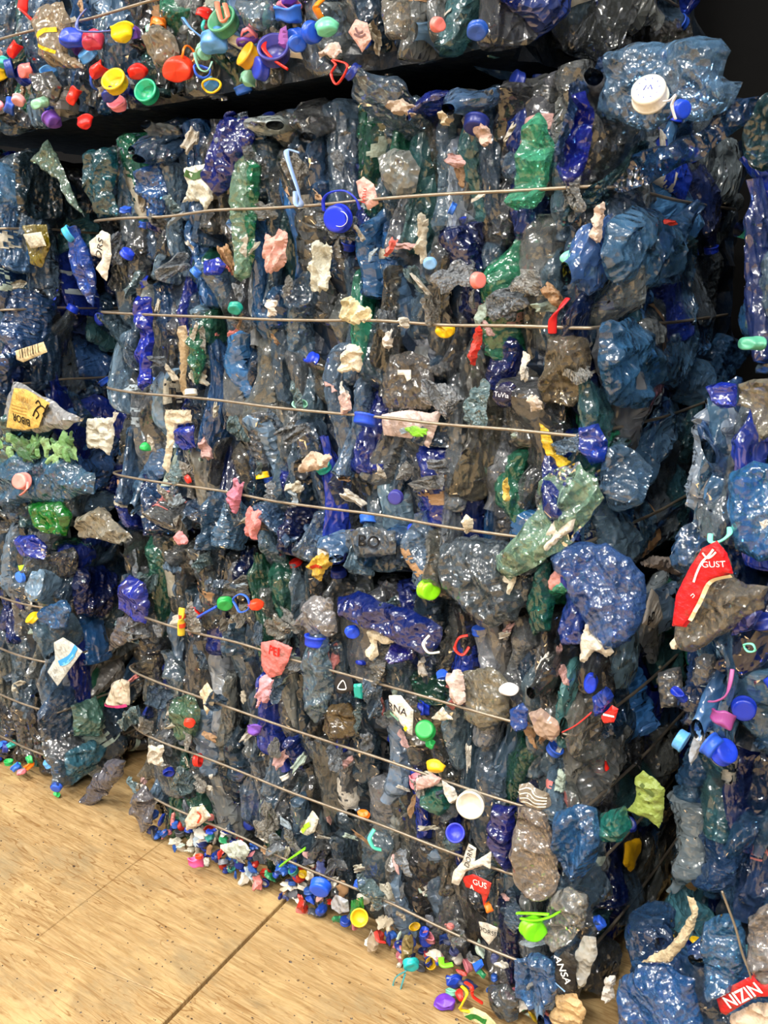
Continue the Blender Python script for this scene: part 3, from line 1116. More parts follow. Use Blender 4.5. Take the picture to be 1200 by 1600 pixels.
# --- right side of the upper bale
item('crushed_bottle', RF, [(950, 350), (985, 318), (1030, 330), (1060, 380), (1050, 430), (1000, 452), (955, 440), (942, 400)], 'large light blue flattened bottle on the side of the upper bale', 'bottle', '#6fb0ea', .28, .03, .010)
item('crushed_bottle', RF, [(1030, 350), (1078, 330), (1072, 352), (1058, 372), (1060, 440), (1020, 450), (1012, 400)], 'blue bottle with a pinched white corner beside the large light blue one', 'bottle', '#5b98d8', .25, .02, .008)
item('crushed_bottle', RF, [(940, 505), (990, 498), (1020, 540), (1030, 600), (1000, 640), (952, 632), (938, 570)], 'blue crumpled bottle between two wires on the side of the upper bale', 'bottle', '#5aa0e0', .25, .025, .012)
item('crushed_bottle', RF, [(1000, 500), (1018, 492), (1026, 510), (1018, 540), (1002, 545), (990, 530)], 'small glassy clear bottle neck on the shaded bale side', 'bottle', '#c9d4d8', .2, .015, .008)
item('crushed_bottle', RF, [(945, 700), (985, 690), (1000, 730), (990, 790), (955, 800), (940, 750)], 'glittering pale blue bottle under the third wire at the bale corner', 'bottle', '#86b6e4', .25, .02, .013)
item('crushed_bottle', ('Y', .01), [(905, 668), (935, 662), (950, 690), (945, 720), (925, 726), (908, 700)], 'vivid blue crushed bottle end where the third wire turns the corner', 'bottle', '#1c4ce0', .5, .015, .008)
p = paper('torn_label', RF, [(1003, 400), (1028, 402), (1030, 418), (1020, 438), (1008, 428)], 'small white triangular label with blue lettering on the bale side', 'label', '#cfe0ea')
write(p, 'NL', 1016, 411, 11, 0, '#1c3c90')
# corner bottles, lower half of upper bale
item('crushed_bottle', ('Y', .0), [(862, 862), (900, 848), (945, 850), (985, 870), (1005, 900), (1008, 950), (990, 1000), (955, 1012), (920, 985), (905, 940), (880, 900)], 'big bright blue crumpled bottle bulging from the lower corner of the upper bale', 'bottle', '#5c90ea', .25, .035, .012)
item('crushed_bottle', ('Y', .004), [(878, 880), (905, 890), (920, 960), (915, 1005), (890, 1005), (876, 980), (884, 930)], 'narrow deep blue bottle beside the big bright blue one at the corner', 'bottle', '#1d46b0', .45, .02, .006)
paper('torn_label', ('Y', -.012), [(918, 965), (938, 955), (955, 975), (958, 1020), (948, 1028), (930, 1016), (914, 1036), (906, 1032), (908, 995)], 'ragged white label hanging below the big bright blue bottle', 'label', '#e2ddcf', .006)
item('crushed_bottle', ('Y', .006), [(838, 890), (860, 875), (868, 930), (860, 985), (834, 992), (822, 950)], 'teal green crushed bottle hanging at the lower edge of the upper bale', 'bottle', '#1f7468', .4, .02, .006)
o = paper('torn_label', ('Y', -.004), rag(873, 898, 24, 46, 8, 3.3, .35), 'pink torn label with a dark hole beside the teal bottle', 'label', '#eaa49c', .005)
item('crushed_bottle', FU, [(690, 850), (730, 838), (790, 842), (830, 870), (826, 930), (812, 968), (776, 978), (738, 960), (700, 920), (682, 885)], 'wide clear bottle with a folded waist at the lower edge of the upper bale', 'bottle', '#8fa4b4', .18, .03, .009)
item('crushed_bottle', ('Y', -.002), rag(742, 925, 46, 36, -20, 8, .25), 'crumpled silvery film wad on the wide clear bottle', 'film', '#c2c2bc', .4, .014, .008)
paper('torn_label', FO, [(782, 897), (808, 892), (806, 908), (796, 930), (790, 928), (794, 912), (780, 906)], 'cream drip-shaped label below the mint green film', 'label', '#efe8d4', .002)
# mint green film at lower right of upper bale
item('plastic_film', ('Y', -.014), [(862, 735), (905, 722), (935, 745), (940, 780), (905, 830), (880, 860), (830, 888), (800, 905), (776, 890), (772, 868), (800, 850), (838, 790), (846, 752)], 'pale mint green sheet draped over the lowest wire of the upper bale', 'film', '#a9d8bc', .34, .010, .012)
paper('torn_label', ('Y', -.024), [(838, 858), (866, 812), (900, 806), (896, 828), (874, 842), (846, 872), (834, 872)], 'white paper patch on the mint green sheet', 'label', '#e4ded0', .004)
paper('torn_label', FU, [(842, 660), (858, 672), (868, 706), (892, 722), (882, 738), (862, 724), (848, 700)], 'yellow label strip curling under the third wire near the corner', 'label', '#e8c02c', .004)
# --- middle of upper bale
item('crushed_bottle', FU, [(862, 525), (890, 520), (918, 528), (926, 560), (915, 610), (895, 636), (850, 628), (846, 590)], 'smoky clear bottle with crumpled gold-brown highlights under the second wire', 'bottle', '#9a8d74', .28, .025, .009)
item('crushed_bottle', FU, [(610, 555), (640, 548), (670, 560), (680, 600), (672, 640), (600, 638), (596, 600)], 'large flat grey clear bottle panel between the second and third wires', 'bottle', '#8a8784', .30, .012, .002)
p = paper('torn_label', ('Y', -.006), [(621, 578), (642, 578), (642, 592), (636, 596), (632, 586), (621, 586)], 'small white hook-shaped scrap on the flat grey panel', 'label', '#efeae0', .0005, .001)
paper('torn_label', FU, [(596, 648), (640, 640), (672, 646), (690, 640), (682, 670), (670, 700), (650, 686), (600, 680)], 'white and pink label with green print pinned by the third wire', 'label', '#dfc9c4', .004)
item('plastic_shard', ('Y', -.012), rag(650, 674, 34, 14, 10, 5), 'lime green printed scrap on the white label at the third wire', 'label', '#86d030', 1, .002, .002, PAPER)
o = item('crushed_bottle', FU, [(780, 600), (796, 596), (806, 604), (806, 622), (798, 636), (782, 638), (770, 622)], 'dark violet bottle with an oval printed badge beside the large grey panel', 'bottle', '#2a2a68', .6, .014, .004)
p = paper('oval_label', ('Y', -.006), [(770, 612), (780, 604), (792, 604), (800, 612), (798, 624), (786, 630), (774, 626)], 'dark oval badge with white lettering', 'label', '#20203c', .0006, .002, parent=o)
write(p, 'TuVia', 785, 617, 8, -4, '#e8e8f0')
item('crushed_bottle', FU, [(590, 246), (612, 232), (640, 236), (656, 262), (650, 300), (624, 310), (606, 300)], 'flat greyish bottle with a white comb-like ribbed edge above the first wire', 'bottle', '#a6aca8', .5, .015, .005)
item('crushed_bottle', FU, [(380, 226), (394, 220), (402, 250), (398, 330), (392, 430), (378, 440), (370, 380), (366, 290)], 'long pale green bottle standing upright behind the first wire at the left', 'bottle', '#9fd0ae', .42, .02, .005)
item('crushed_bottle', ('Y', .008), [(396, 250), (408, 262), (402, 330), (396, 400), (388, 420), (386, 330)], 'narrow emerald green strip beside the long pale green bottle', 'bottle', '#1f9a6a', .45, .014, .005)
item('crushed_bottle', ('Y', .004), [(818, 196), (840, 176), (858, 196), (862, 240), (854, 300), (836, 326), (810, 330), (796, 320), (806, 270), (812, 230)], 'mint green crushed bottle crossing the first wire near the right corner', 'bottle', '#5ed0a4', .36, .024, .009)
item('crushed_bottle', ('Y', .004), [(896, 150), (915, 140), (926, 170), (922, 230), (906, 290), (886, 292), (872, 262), (880, 200)], 'deep violet-blue bottle standing next to the mint green one', 'bottle', '#2434c4', .42, .022, .008)
item('crushed_bottle', ('Y', .004), [(352, 184), (386, 182), (400, 214), (384, 240), (366, 286), (344, 306), (328, 286), (334, 236)], 'dark royal blue crumpled bottle at the top left of the upper bale', 'bottle', '#1a2c9e', .5, .022, .009)
item('crushed_bottle', ('Y', .008), [(225, 262), (250, 256), (262, 300), (254, 338), (232, 344), (218, 310)], 'glossy sky blue crumpled bottle above the first wire at the left', 'bottle', '#3c86e0', .3, .018, .010)
p = paper('torn_label', FU, [(288, 262), (322, 256), (330, 284), (334, 310), (322, 330), (312, 314), (286, 316), (296, 290)], 'white and green torn label next to the dark royal blue bottle', 'label', '#dcdccc', .006)
mark(p, [(296, 270), (308, 276), (322, 270)], 11, '#3f5c34')
item('crushed_bottle', ('Y', .008), [(140, 236), (180, 228), (184, 258), (176, 300), (188, 340), (150, 340), (138, 290)], 'teal bottle at the upper left corner of the upper bale', 'bottle', '#1f6a78', .4, .022, .008)
item('crushed_bottle', ('Y', .004), [(104, 358), (122, 352), (128, 372), (140, 392), (150, 440), (146, 480), (126, 450), (112, 408)], 'bright blue bottle sticking out at the left edge of the upper bale', 'bottle', '#2a62d8', .42, .02, .008)
cap(112, 366, 26, '#3fb0e8', 'sky blue cap at the left edge of the upper bale', ('Y', -.004), (30, -50), 0)
p = paper('torn_label', ('Y', -.002), [(140, 378), (160, 360), (172, 366), (174, 400), (166, 440), (150, 420), (160, 404), (142, 398)], 'white label with black letters near the left edge below the first wire', 'label', '#e6e0d2', .004)
write(p, 'ORS', 160, 389, 13, 68, '#1b1b20')
item('crushed_bottle', ('Y', .006), [(216, 462), (236, 464), (240, 530), (238, 600), (224, 610), (214, 560), (222, 510)], 'long cobalt blue strip between the second and third wires at the left', 'bottle', '#1836d8', .6, .016, .007)
item('crushed_bottle', ('Y', .0), [(318, 408), (342, 402), (354, 414), (346, 430), (320, 430)], 'small cobalt blue bottle end left of the long pale green bottle', 'bottle', '#1a3ce6', .6, .012, .005)
item('crushed_bottle', FU, [(276, 668), (302, 664), (304, 700), (284, 704), (272, 690)], 'cobalt blue dented bottle base below the third wire at the left', 'bottle', '#1a40d0', .55, .014, .006)
paper('torn_label', FU, [(258, 640), (298, 640), (300, 660), (278, 664), (270, 700), (264, 740), (254, 730), (262, 690)], 'tall cream torn label below the third wire at the left', 'label', '#d6cab0', .005)
paper('torn_label', FU, [(136, 654), (176, 652), (180, 680), (172, 712), (158, 700), (136, 700)], 'crumpled pale clear sheet on the left edge under the third wire', 'film', '#c9c8ba', .007)
item('crushed_bottle', FU, [(124, 808), (160, 790), (184, 818), (206, 842), (190, 852), (150, 840), (126, 840)], 'crumpled clear film flap at the lower left corner of the upper bale', 'film', '#d2cdb8', .4, .016, .010)
paper('torn_label', FU, [(278, 510), (290, 508), (296, 540), (290, 590), (292, 622), (282, 612), (284, 560)], 'narrow brown paper strip between the second and third wires', 'label', '#b09a78', .004)
item('crushed_bottle', FU, [(296, 512), (316, 512), (322, 560), (310, 604), (300, 580)], 'slim green bottle strip beside the narrow paper strip', 'bottle', '#37906a', .4, .014, .006)
# scraps of the upper bale
for spec in [
    (430, 395, 44, 70, 8, '#dba79c', 'pinkish crumpled label beside the long pale green bottle'),
    (500, 415, 40, 90, 4, '#cfcfbe', 'whitish crumpled label hanging between the first and second wires'),
    (660, 372, 18, 84, 6, '#b9b3a2', 'grey white feathered strip hanging under the first wire'),
    (556, 488, 50, 34, 18, '#efe3b8', 'pale yellow scrap lying above the second wire'),
    (552, 560, 40, 52, 20, '#e9dfc6', 'cream folded scrap below the second wire near the middle'),
    (540, 630, 20, 46, 5, '#d9b8ac', 'pinkish white scrap above the third wire near the middle'),
    (610, 530, 12, 40, 2, '#e8e0d4', 'thin white sliver right below the second wire'),
    (745, 540, 16, 60, 12, '#d8382c', 'red twisted label under the second wire'),
    (632, 503, 20, 20, 0, '#efe9da', 'small square cream scrap crossing the second wire'),
    (612, 385, 14, 34, 20, '#ee7468', 'coral red plastic sliver under the first wire'),
    (752, 205, 24, 56, -20, '#d8b6a8', 'pale pink scrap above the first wire beside a dark blue cap'),
    (628, 168, 60, 26, 20, '#b9a694', 'beige crinkled paper under the dark overhang of the top bale'),
    (700, 185, 26, 26, 0, '#cfc0a4', 'small tan paper scrap below the top bale'),
    (935, 350, 22, 66, 8, '#d8c0b0', 'wrinkled beige label strip at the right corner under the first wire'),
    (495, 722, 60, 30, -10, '#cfb9a4', 'beige crumpled scrap below the third wire'),
    (395, 820, 24, 56, 10, '#e08a86', 'pink crumpled scrap below the fourth wire at the left'),
    (285, 840, 16, 24, -25, '#f09ca0', 'small rose pink scrap at the lower edge of the upper bale'),
    (732, 820, 16, 30, 8, '#e6dcc4', 'cream scrap hooked on the fourth wire'),
    (836, 630, 20, 30, -15, '#e8d8c8', 'white folded scrap right of the violet bottle'),
    (790, 765, 14, 36, 4, '#d0b050', 'mustard scrap in a bottle neck above the fourth wire'),
    (370, 770, 26, 56, 10, '#c87890', 'purple pink label crossing the fourth wire at the left'),
    (425, 480, 18, 32, 0, '#e6dcd0', 'white scrap touching the second wire left of the middle'),
    (1042, 348, 14, 8, 20, '#d83c30', 'tiny red fleck on the light blue bottle')]:
    x, y, w_, h_, a_, colr, lb = spec
    paper('torn_label', (('X', .055) if x > 1000 else FO) if y > 300 else ('Y', -.006), rag(x, y, w_ * .85, h_ * .85, a_, None, .34, 34), lb, 'label', colr, .009)
p = item('printed_film', ('Y', -.008), [(540, 828), (580, 822), (620, 830), (618, 866), (560, 872), (538, 852)], 'clear grey film with dark capital letters under the fourth wire', 'film', '#8494a4', .35, .010, .003)
write(p, 'BO', 582, 845, 18, 2, '#0c0d10', sx=1.2, bold=.015, lift=.004)
p = paper('candy_wrapper', FO, [(478, 886), (492, 872), (504, 862), (516, 868), (520, 880), (508, 892), (502, 908), (490, 902), (488, 890)], 'gold and red crinkled wrapper at the lower edge of the upper bale', 'wrapper', '#d8b040', .008)
mark(p, [(490, 886), (500, 882), (510, 884)], 5, '#b03420')
paper('torn_label', FO, rag(506, 858, 16, 30, 6, 4, .2), 'white tab standing on the gold wrapper', 'label', '#ece6da', .003)
# straps and red slivers
strap(('Y', -.006), [(468, 300), (474, 320), (486, 322), (484, 300), (474, 270), (464, 244), (462, 236), (474, 240)], 9, '#8fb0e8', 'pale blue looped cap tether above the first wire', flat=.4, bulge=.02)
o = cap(532, 342, 40, '#1c34d4', 'round blue screw cap with white print hanging from its tether below the first wire', ('Y', -.016), (6, 12), 1)
strap(('Y', -.016), [(512, 330), (516, 312), (530, 302), (552, 300), (566, 312), (568, 328)], 6, '#1c38c8', None, parent=o)
strap(('Y', -.03), [(532 + 12 * cos(a * .524), 342 + 12 * sin(a * .524)) for a in range(12)], 2, '#dfe4f8', None, parent=o, closed=True, bulge=0, lift=.002, name='printed_ring')
p = paper('torn_label', ('Y', -.006), [(556, 284), (568, 276), (584, 288), (592, 318), (576, 328), (562, 308)], 'pink label with red letters beside the hanging blue cap', 'label', '#e8b4aa', .003)
write(p, 'Imu', 573, 306, 11, 80, '#c8382c', lift=.003)
strap(('Y', -.002), [(868, 520), (874, 498), (884, 482), (892, 466)], 14, '#e0222a', 'twisted red film strip crossing the second wire near the corner', 'strip', 'film_strip', flat=.3)
item('crushed_bottle', RF, [(1000, 655), (1012, 600), (1030, 580), (1024, 620), (1014, 645)], 'pinkish clear film crease on the shaded side of the upper bale', 'film', '#c08aa0', .35, .01, .004)
for spec in [(897, 404, 32, '#7fd8b4', 'mint green crushed cap beside the right corner below the first wire', ('Y', -.004), (10, 40), 3),
             (752, 438, 26, '#f0847c', 'coral pink cap seen edge-on below the first wire', ('Y', .0), (0, 72), 0),
             (748, 196, 40, '#1c2a78', 'navy blue cap in the shade at the top of the upper bale', ('Y', .0), (60, 10), 0),
             (676, 412, 22, '#7fb0e0', 'pale blue cap beside the grey feathered strip', ('Y', .0), (20, 30), 2),
             (622, 776, 24, '#3a3c90', 'violet blue cap with a white rim above the fourth wire', ('Y', -.002), (0, 20), 0),
             (575, 655, 34, '#2350d8', 'ribbed blue cap tucked under the third wire at the middle', ('Y', .0), (70, 0), 1),
             (372, 482, 24, '#1f9a8a', 'teal cap sitting on the second wire at the left', ('Y', -.002), (40, 20), 2),
             (298, 748, 14, '#e8362c', 'tiny red cap at the fourth wire near the left edge', ('Y', .0), (20, -20), 0),
             (675, 920, 38, '#8ae018', 'lime green cap at the lower edge of the upper bale', ('Y', -.012), (0, 68), 2),
             (668, 1138, 32, '#1f9c48', 'bottle green domed cap below the second-lowest stack wire', ('Y', -.006), (-40, 20), 0)]:
    x, y, d, colr, lb, pl_, tl_, kd = spec
    cap(x, y, d, colr, lb, pl_, tl_, kd)

# --- lower bale
o = item('crushed_bottle', ('Y', -.006), [(530, 930), (560, 922), (610, 942), (660, 962), (690, 980), (684, 1010), (668, 1026), (630, 1006), (580, 978), (540, 962)], 'dark navy bottle lying slantwise on top of the lower bale', 'bottle', '#132c86', .62, .03, .006)
strap(('Y', -.02), [(676, 990), (672, 1000), (680, 1014), (692, 1016)], 6, '#ece8dc', None, parent=o, name='cap_ring')
strap(('Y', -.014), [(736, 990), (726, 992), (722, 1008), (732, 1018), (738, 1008)], 7, '#d82c24', 'red cap ring beside the dark navy bottle', 'cap ring', 'cap_ring')
o = item('crushed_bottle', ('Y', .002), [(482, 990), (512, 988), (516, 1020), (520, 1060), (512, 1110), (490, 1130), (476, 1090), (474, 1040)], 'slim clear blue bottle with a blue neck behind the lower bale top wire', 'bottle', '#8db4d0', .25, .022, .006)
cap(496, 1000, 34, '#1f44dc', None, ('Y', -.002), (82, 0), 1, o, .004)
item('plastic_film', ('Y', .0), rag(500, 962, 54, 56, 10, 6, .3), 'wad of crinkled clear film above the slim blue bottle', 'film', '#c4c4c8', .4, .02, .010)
p = paper('torn_label', ('Y', -.010), [(408, 1004), (430, 1000), (456, 1012), (452, 1030), (440, 1054), (420, 1060), (408, 1040)], 'red and pink label with white letters crossed by the top wire of the lower bale', 'label', '#e07c78', .004)
write(p, 'PEI', 432, 1016, 14, 0, '#e0241c', bold=.02)
paper('torn_label', FO, rag(412, 1080, 22, 46, 20, 7, .5), 'rose pink torn label below the red and pink one', 'label', '#e8a8b4', .005)
p = paper('torn_label', ('Y', -.012), [(612, 1084), (630, 1084), (650, 1108), (648, 1146), (642, 1144), (626, 1122), (613, 1102)], 'white pointed label with black letters and a yellow spot hanging from the top wire', 'label', '#f0ece2', .0012, .006, lift=.008)
write(p, 'RNA', 628, 1104, 13, -6, '#16181e')
mark(p, [(615, 1110), (628, 1122)], 6, '#8fd0bc')
mark(p, [(638, 1132), (642, 1136)], 9, '#f0d020')
o = item('crushed_bottle', FU, [(520, 1100), (546, 1096), (560, 1120), (556, 1150), (530, 1156), (506, 1138), (508, 1112)], 'round brown crumpled bottle base in the lower bale', 'bottle', '#7c6844', .5, .016, .010)
o = item('plastic_shard', ('Y', -.004), rag(537, 1068, 30, 30, 0, 9, .15), 'dark plastic patch with a white recycling triangle', 'plastic piece', '#22242a', 1, .004, .001, CAPM)
mark(o, [(530, 1074), (538, 1062), (543, 1075)], 2, '#efefef', 'recycling_mark', True)
item('plastic_shard', ('Y', -.006), [(553, 1068), (568, 1068), (566, 1092), (554, 1090)], 'teal square plastic chip below the top wire of the lower bale', 'plastic piece', '#1f9c90', 1, .005, .002, CAPM)
paper('torn_label', ('Y', -.010), [(574, 986), (588, 978), (602, 990), (618, 1002), (606, 1008), (588, 1000), (592, 1024), (582, 1032), (572, 1018), (580, 1004)], 'cream crumpled paper below the dark navy bottle', 'label', '#e8dcc0', .007)
cap(555, 986, 24, '#1f4ce0', 'bright blue cap beside the cream crumpled paper', ('Y', -.012), (10, 50), 2)
item('crushed_bottle', ('Y', .0), [(612, 1004), (640, 1004), (645, 1030), (622, 1036), (610, 1024)], 'dark violet-blue crumpled bottle under the dark navy one', 'bottle', '#20209c', .55, .014, .007)
item('crushed_bottle', FU, [(720, 1050), (770, 1040), (800, 1070), (796, 1120), (760, 1140), (726, 1120)], 'pale beige clear bottle with a pink torn label at the right of the lower bale', 'bottle', '#b9b4a0', .35, .02, .006)
paper('torn_label', FO, rag(714, 1076, 28, 54, -12, 11, .4), 'pinkish white torn label on the pale beige bottle', 'label', '#e4cfc8', .006)
paper('torn_label', FO, [(674, 1122), (692, 1104), (700, 1116), (708, 1124), (690, 1126)], 'cream bow-shaped scrap hooked on the top wire of the lower bale', 'label', '#e4dcc8', .004)
cap(800, 1075, 30, '#e4e4ea', 'white crushed cap at the right of the lower bale', ('Y', -.006), (-20, 40), 3)
o = item('crushed_bottle', ('Y', -.012), [(826, 1114), (846, 1106), (872, 1126), (876, 1146), (862, 1160), (838, 1146)], 'beige ring-shaped bottle handle at the right of the lower bale', 'bottle handle', '#d8b8a4', .9, .012, .003)
item('crushed_bottle', ('Y', -.012), [(798, 1108), (816, 1098), (826, 1110), (822, 1140), (808, 1144), (800, 1130)], 'blue bent bottle end left of the beige handle', 'bottle', '#3468d0', .5, .012, .005)
item('crushed_bottle', ('Y', .0), [(924, 1090), (948, 1072), (962, 1086), (950, 1110), (930, 1120)], 'bright blue crumpled bottle shoulder at the corner of the lower bale', 'bottle', '#2450d8', .5, .014, .006)
p = item('plastic_shard', ('Y', -.004), [(940, 1118), (956, 1102), (966, 1108), (960, 1128), (944, 1130)], 'red plastic piece with a white stripe at the corner of the lower bale', 'plastic piece', '#e02a24', 1, .006, .002, CAPM)
mark(p, [(945, 1114), (962, 1118)], 3, '#f0e4dc')
strap(('Y', -.004), [(884, 1140), (906, 1128), (928, 1110)], 8, '#c83430', 'thin red film strip left of the red plastic piece', 'strip', 'film_strip', flat=.3, bulge=.004)
# mint / beige ribbed and clear bottle group
o = item('crushed_bottle', ('Y', -.012), [(812, 1226), (826, 1222), (842, 1234), (858, 1240), (862, 1258), (850, 1266), (826, 1260), (812, 1250)], 'beige ribbed bottle end just above the large clear bottle', 'bottle', '#b8aa94', .7, .014, .002)
for k in range(4):
    mark(o, [(816 + k, 1230 + k * 6), (830, 1228 + k * 7), (842, 1240 + k * 5), (858, 1244 + k * 4)], 1.6, '#efe6d4', 'rib')
item('crushed_bottle', ('Y', -.012), [(808, 1262), (836, 1258), (856, 1268), (866, 1310), (872, 1370), (870, 1392), (850, 1406), (822, 1400), (806, 1366), (800, 1330)], 'large flattened clear bottle with a dimpled base hanging at the right of the lower bale', 'bottle', '#c8b8a8', .30, .022, .006)
item('crushed_bottle', ('Y', .0), [(870, 1270), (900, 1254), (932, 1264), (940, 1300), (934, 1340), (910, 1372), (880, 1368), (866, 1320)], 'big sparkling blue bottle beside the large clear one', 'bottle', '#4f96e0', .26, .028, .013)
item('crushed_bottle', ('Y', .004), [(772, 1256), (806, 1256), (802, 1310), (800, 1360), (788, 1366), (770, 1330), (764, 1290)], 'deep indigo bottle left of the large clear one', 'bottle', '#1c2890', .55, .018, .007)
item('plastic_film', ('Y', -.006), [(862, 1396), (890, 1384), (920, 1400), (916, 1440), (890, 1474), (866, 1490), (850, 1470), (846, 1440)], 'crinkled clear film below the large clear bottle', 'film', '#d4d6d2', .28, .020, .012)
o = cap(838, 1448, 44, '#7ae81c', 'lime green cap with two long tether straps at the bottom right', ('Y', -.014), (0, 55), 2)
strap(('Y', -.018), [(812, 1422), (836, 1421), (862, 1424)], 7, '#7ae81c', None, parent=o, bulge=.003)
strap(('Y', -.018), [(818, 1430), (840, 1432), (866, 1426), (886, 1414)], 7, '#7ae81c', None, parent=o, bulge=.003)
item('crushed_bottle', ('Y', -.006), [(803, 1500), (840, 1488), (866, 1500), (876, 1540), (858, 1574), (830, 1580), (806, 1546)], 'blue crumpled bottle at the bottom right corner', 'bottle', '#5a9ae4', .3, .022, .011)
p = paper('torn_label', ('Y', -.014), [(868, 1500), (882, 1486), (896, 1492), (902, 1510), (896, 1546), (882, 1552), (866, 1536)], 'black label with white slanted letters at the bottom right corner', 'label', '#16181e', .001, .002)
write(p, 'ANSA', 880, 1514, 13, -62, '#f2f2ee', bold=.01)
mark(p, [(868, 1534), (884, 1548)], 3, '#8fb8e8')
item('crushed_bottle', ('Y', .0), [(896, 1494), (912, 1462), (930, 1464), (934, 1490), (916, 1536), (904, 1546)], 'white curled bottle flap beside the black lettered label', 'plastic piece', '#d8d8d0', .8, .008, .003)
p = paper('torn_label', ('Y', .0), rag(888, 1578, 52, 50, 0, 12, .3), 'tan torn label at the very bottom right corner of the bale', 'label', '#d8b480', .006)
# white star label, printed strips
p = paper('torn_label', ('Y', -.016), [(722, 1346), (732, 1318), (744, 1326), (742, 1346), (768, 1330), (766, 1358), (756, 1352), (744, 1356), (728, 1362), (716, 1384), (705, 1380), (708, 1362)], 'white star-shaped torn label with vertical black letters crossing the third wire', 'label', '#ebe6da', .0015, .003)
write(p, 'DORN', 735, 1338, 9, 78, '#17181c')
p = paper('torn_label', ('Y', -.012), [(722, 1370), (740, 1366), (768, 1380), (764, 1396), (756, 1416), (752, 1398), (736, 1388), (728, 1386)], 'red torn label with white letters right below the white star-shaped one', 'label', '#e0261e', .0012, .002)
write(p, 'GUS', 751, 1380, 10, 4, '#f4ece4')
write(p, 'A', 739, 1385, 8, 4, '#f4ece4')
p = paper('torn_label', ('Y', -.004), [(748, 1440), (760, 1442), (778, 1450), (776, 1462), (764, 1476), (752, 1462)], 'small white label with dark letters on a grey bottle near the bottom', 'label', '#d8d2c4', .001, .002)
write(p, 'DORSE', 763, 1454, 8, 2, '#22242a')
item('crushed_bottle', FU, [(660, 1238), (690, 1224), (706, 1232), (704, 1262), (690, 1274), (668, 1262)], 'teal green crushed cup below the second wire of the lower bale', 'bottle', '#2c8c7c', .5, .018, .006)
paper('torn_label', FO, [(650, 1216), (676, 1208), (690, 1216), (684, 1226), (664, 1232), (650, 1236)], 'pink looped label above the teal cup', 'label', '#ecc4c0', .004)
paper('torn_label', FO, [(690, 1218), (710, 1232), (716, 1248), (706, 1256), (694, 1240)], 'white torn label right of the teal cup', 'label', '#e6e2da', .003)
o = cap(740, 1252, 40, '#e6e0d0', 'white open cap with a yellow tab below the second wire of the lower bale', ('Y', -.010), (170, 20), 1)
item('plastic_shard', ('Y', -.012), [(716, 1248), (726, 1244), (732, 1258), (730, 1268)], 'yellow tab stuck to the white open cap', 'plastic piece', '#f0d41c', 1, .004, .002, CAPM)
cap(716, 1298, 30, '#3a44d8', 'violet blue open cap left of the deep indigo bottle', ('Y', -.010), (150, 20), 0)
cap(684, 1196, 30, '#f0c418', 'yellow cap perched on the second wire of the lower bale', ('Y', -.010), (40, 10), 3)
strap(('Y', -.014), [(590, 1292), (588, 1302), (594, 1316), (600, 1324)], 8, '#58c8b0', 'mint tether knot on the third wire of the lower bale', flat=.6)
strap(('Y', -.012), [(444, 1350), (456, 1340), (470, 1330), (482, 1322)], 8, '#7ae81c', 'lime green plastic strip near the bottom wire', 'strip', 'plastic_strip', flat=.4)
p = paper('torn_label', FO, [(468, 1300), (488, 1266), (498, 1280), (492, 1300), (480, 1306)], 'white label with a lime green print above the lime strip', 'label', '#e2e0d0', .003)
mark(p, [(474, 1298), (480, 1290), (486, 1286)], 7, '#9cc830')
cap(504, 1384, 34, '#1f5ce8', 'round bright blue cap standing above the bottom wire', ('Y', -.008), (20, 20), 0)
item('crushed_bottle', ('Y', -.008), [(516, 1410), (524, 1398), (544, 1406), (546, 1424), (530, 1428), (518, 1420)], 'milky white crushed bottle end at the bottom wire', 'bottle', '#cdd2da', .9, .010, .004)
item('crushed_bottle', ('Y', -.004), [(548, 1408), (566, 1402), (568, 1420), (556, 1436), (548, 1428)], 'bright green bottle fragment beside the milky white end', 'bottle', '#28a838', .6, .010, .004)
cap(566, 1430, 28, '#f0c020', 'yellow open cap below the bottom wire', ('Y', -.012), (150, 30), 0)
item('crushed_bottle', ('Y', -.01), rag(583, 1472, 18, 30, 8, 13, .2), 'beige oval plastic piece at the base of the lower bale', 'plastic piece', '#d6c4ac', .9, .007, .002)
strap(('Y', -.012), [(592, 1452), (602, 1460), (606, 1468)], 7, '#e83c34', 'red plastic sliver beside the beige oval piece', 'strip', 'plastic_strip', flat=.5)
item('crushed_bottle', ('Y', -.012), rag(638, 1478, 16, 36, 5, 14, .2), 'olive gold folded plastic piece at the base of the bale', 'plastic piece', '#a8924c', .8, .010, .004)
o = cap(646, 1504, 26, '#1fb0b0', 'turquoise cap dangling a loop over the floor edge', ('Y', -.02), (20, 40), 2)
strap(('Y', -.03), [(640, 1512), (626, 1520), (624, 1538), (632, 1546), (636, 1530), (638, 1516)], 4, '#3f8f94', None, parent=o, bulge=.012)
strap(('Y', -.018), [(732, 1530), (746, 1532), (748, 1546), (758, 1562)], 7, '#e83020', 'red curled strip in the tangle at the floor edge', 'strip', 'plastic_strip', flat=.6)
strap(('Y', -.022), [(726, 1536), (738, 1542), (732, 1558), (728, 1568), (742, 1576)], 6, '#f0d020', 'yellow curled strip tangled with the red one', 'strip', 'plastic_strip', flat=.6)
cap(722, 1552, 22, '#e02c20', 'red cap under the yellow curled strip', ('Y', -.016), (20, -40), 3)
cap(709, 1548, 20, '#7fc8a8', 'mint cap left of the red and yellow tangle', ('Y', -.012), (60, 20), 2)
strap(('Y', -.008), [(694, 1492), (702, 1498), (712, 1502)], 10, '#7ae028', 'small lime crescent of plastic near the bottom wire', 'strip', 'plastic_strip', flat=.5)
item('plastic_shard', ('Y', -.01), [(738, 1506), (752, 1498), (756, 1508), (744, 1520)], 'bright blue square cap piece at the base near the corner', 'plastic piece', '#1f64e0', 1, .005, .002, CAPM)
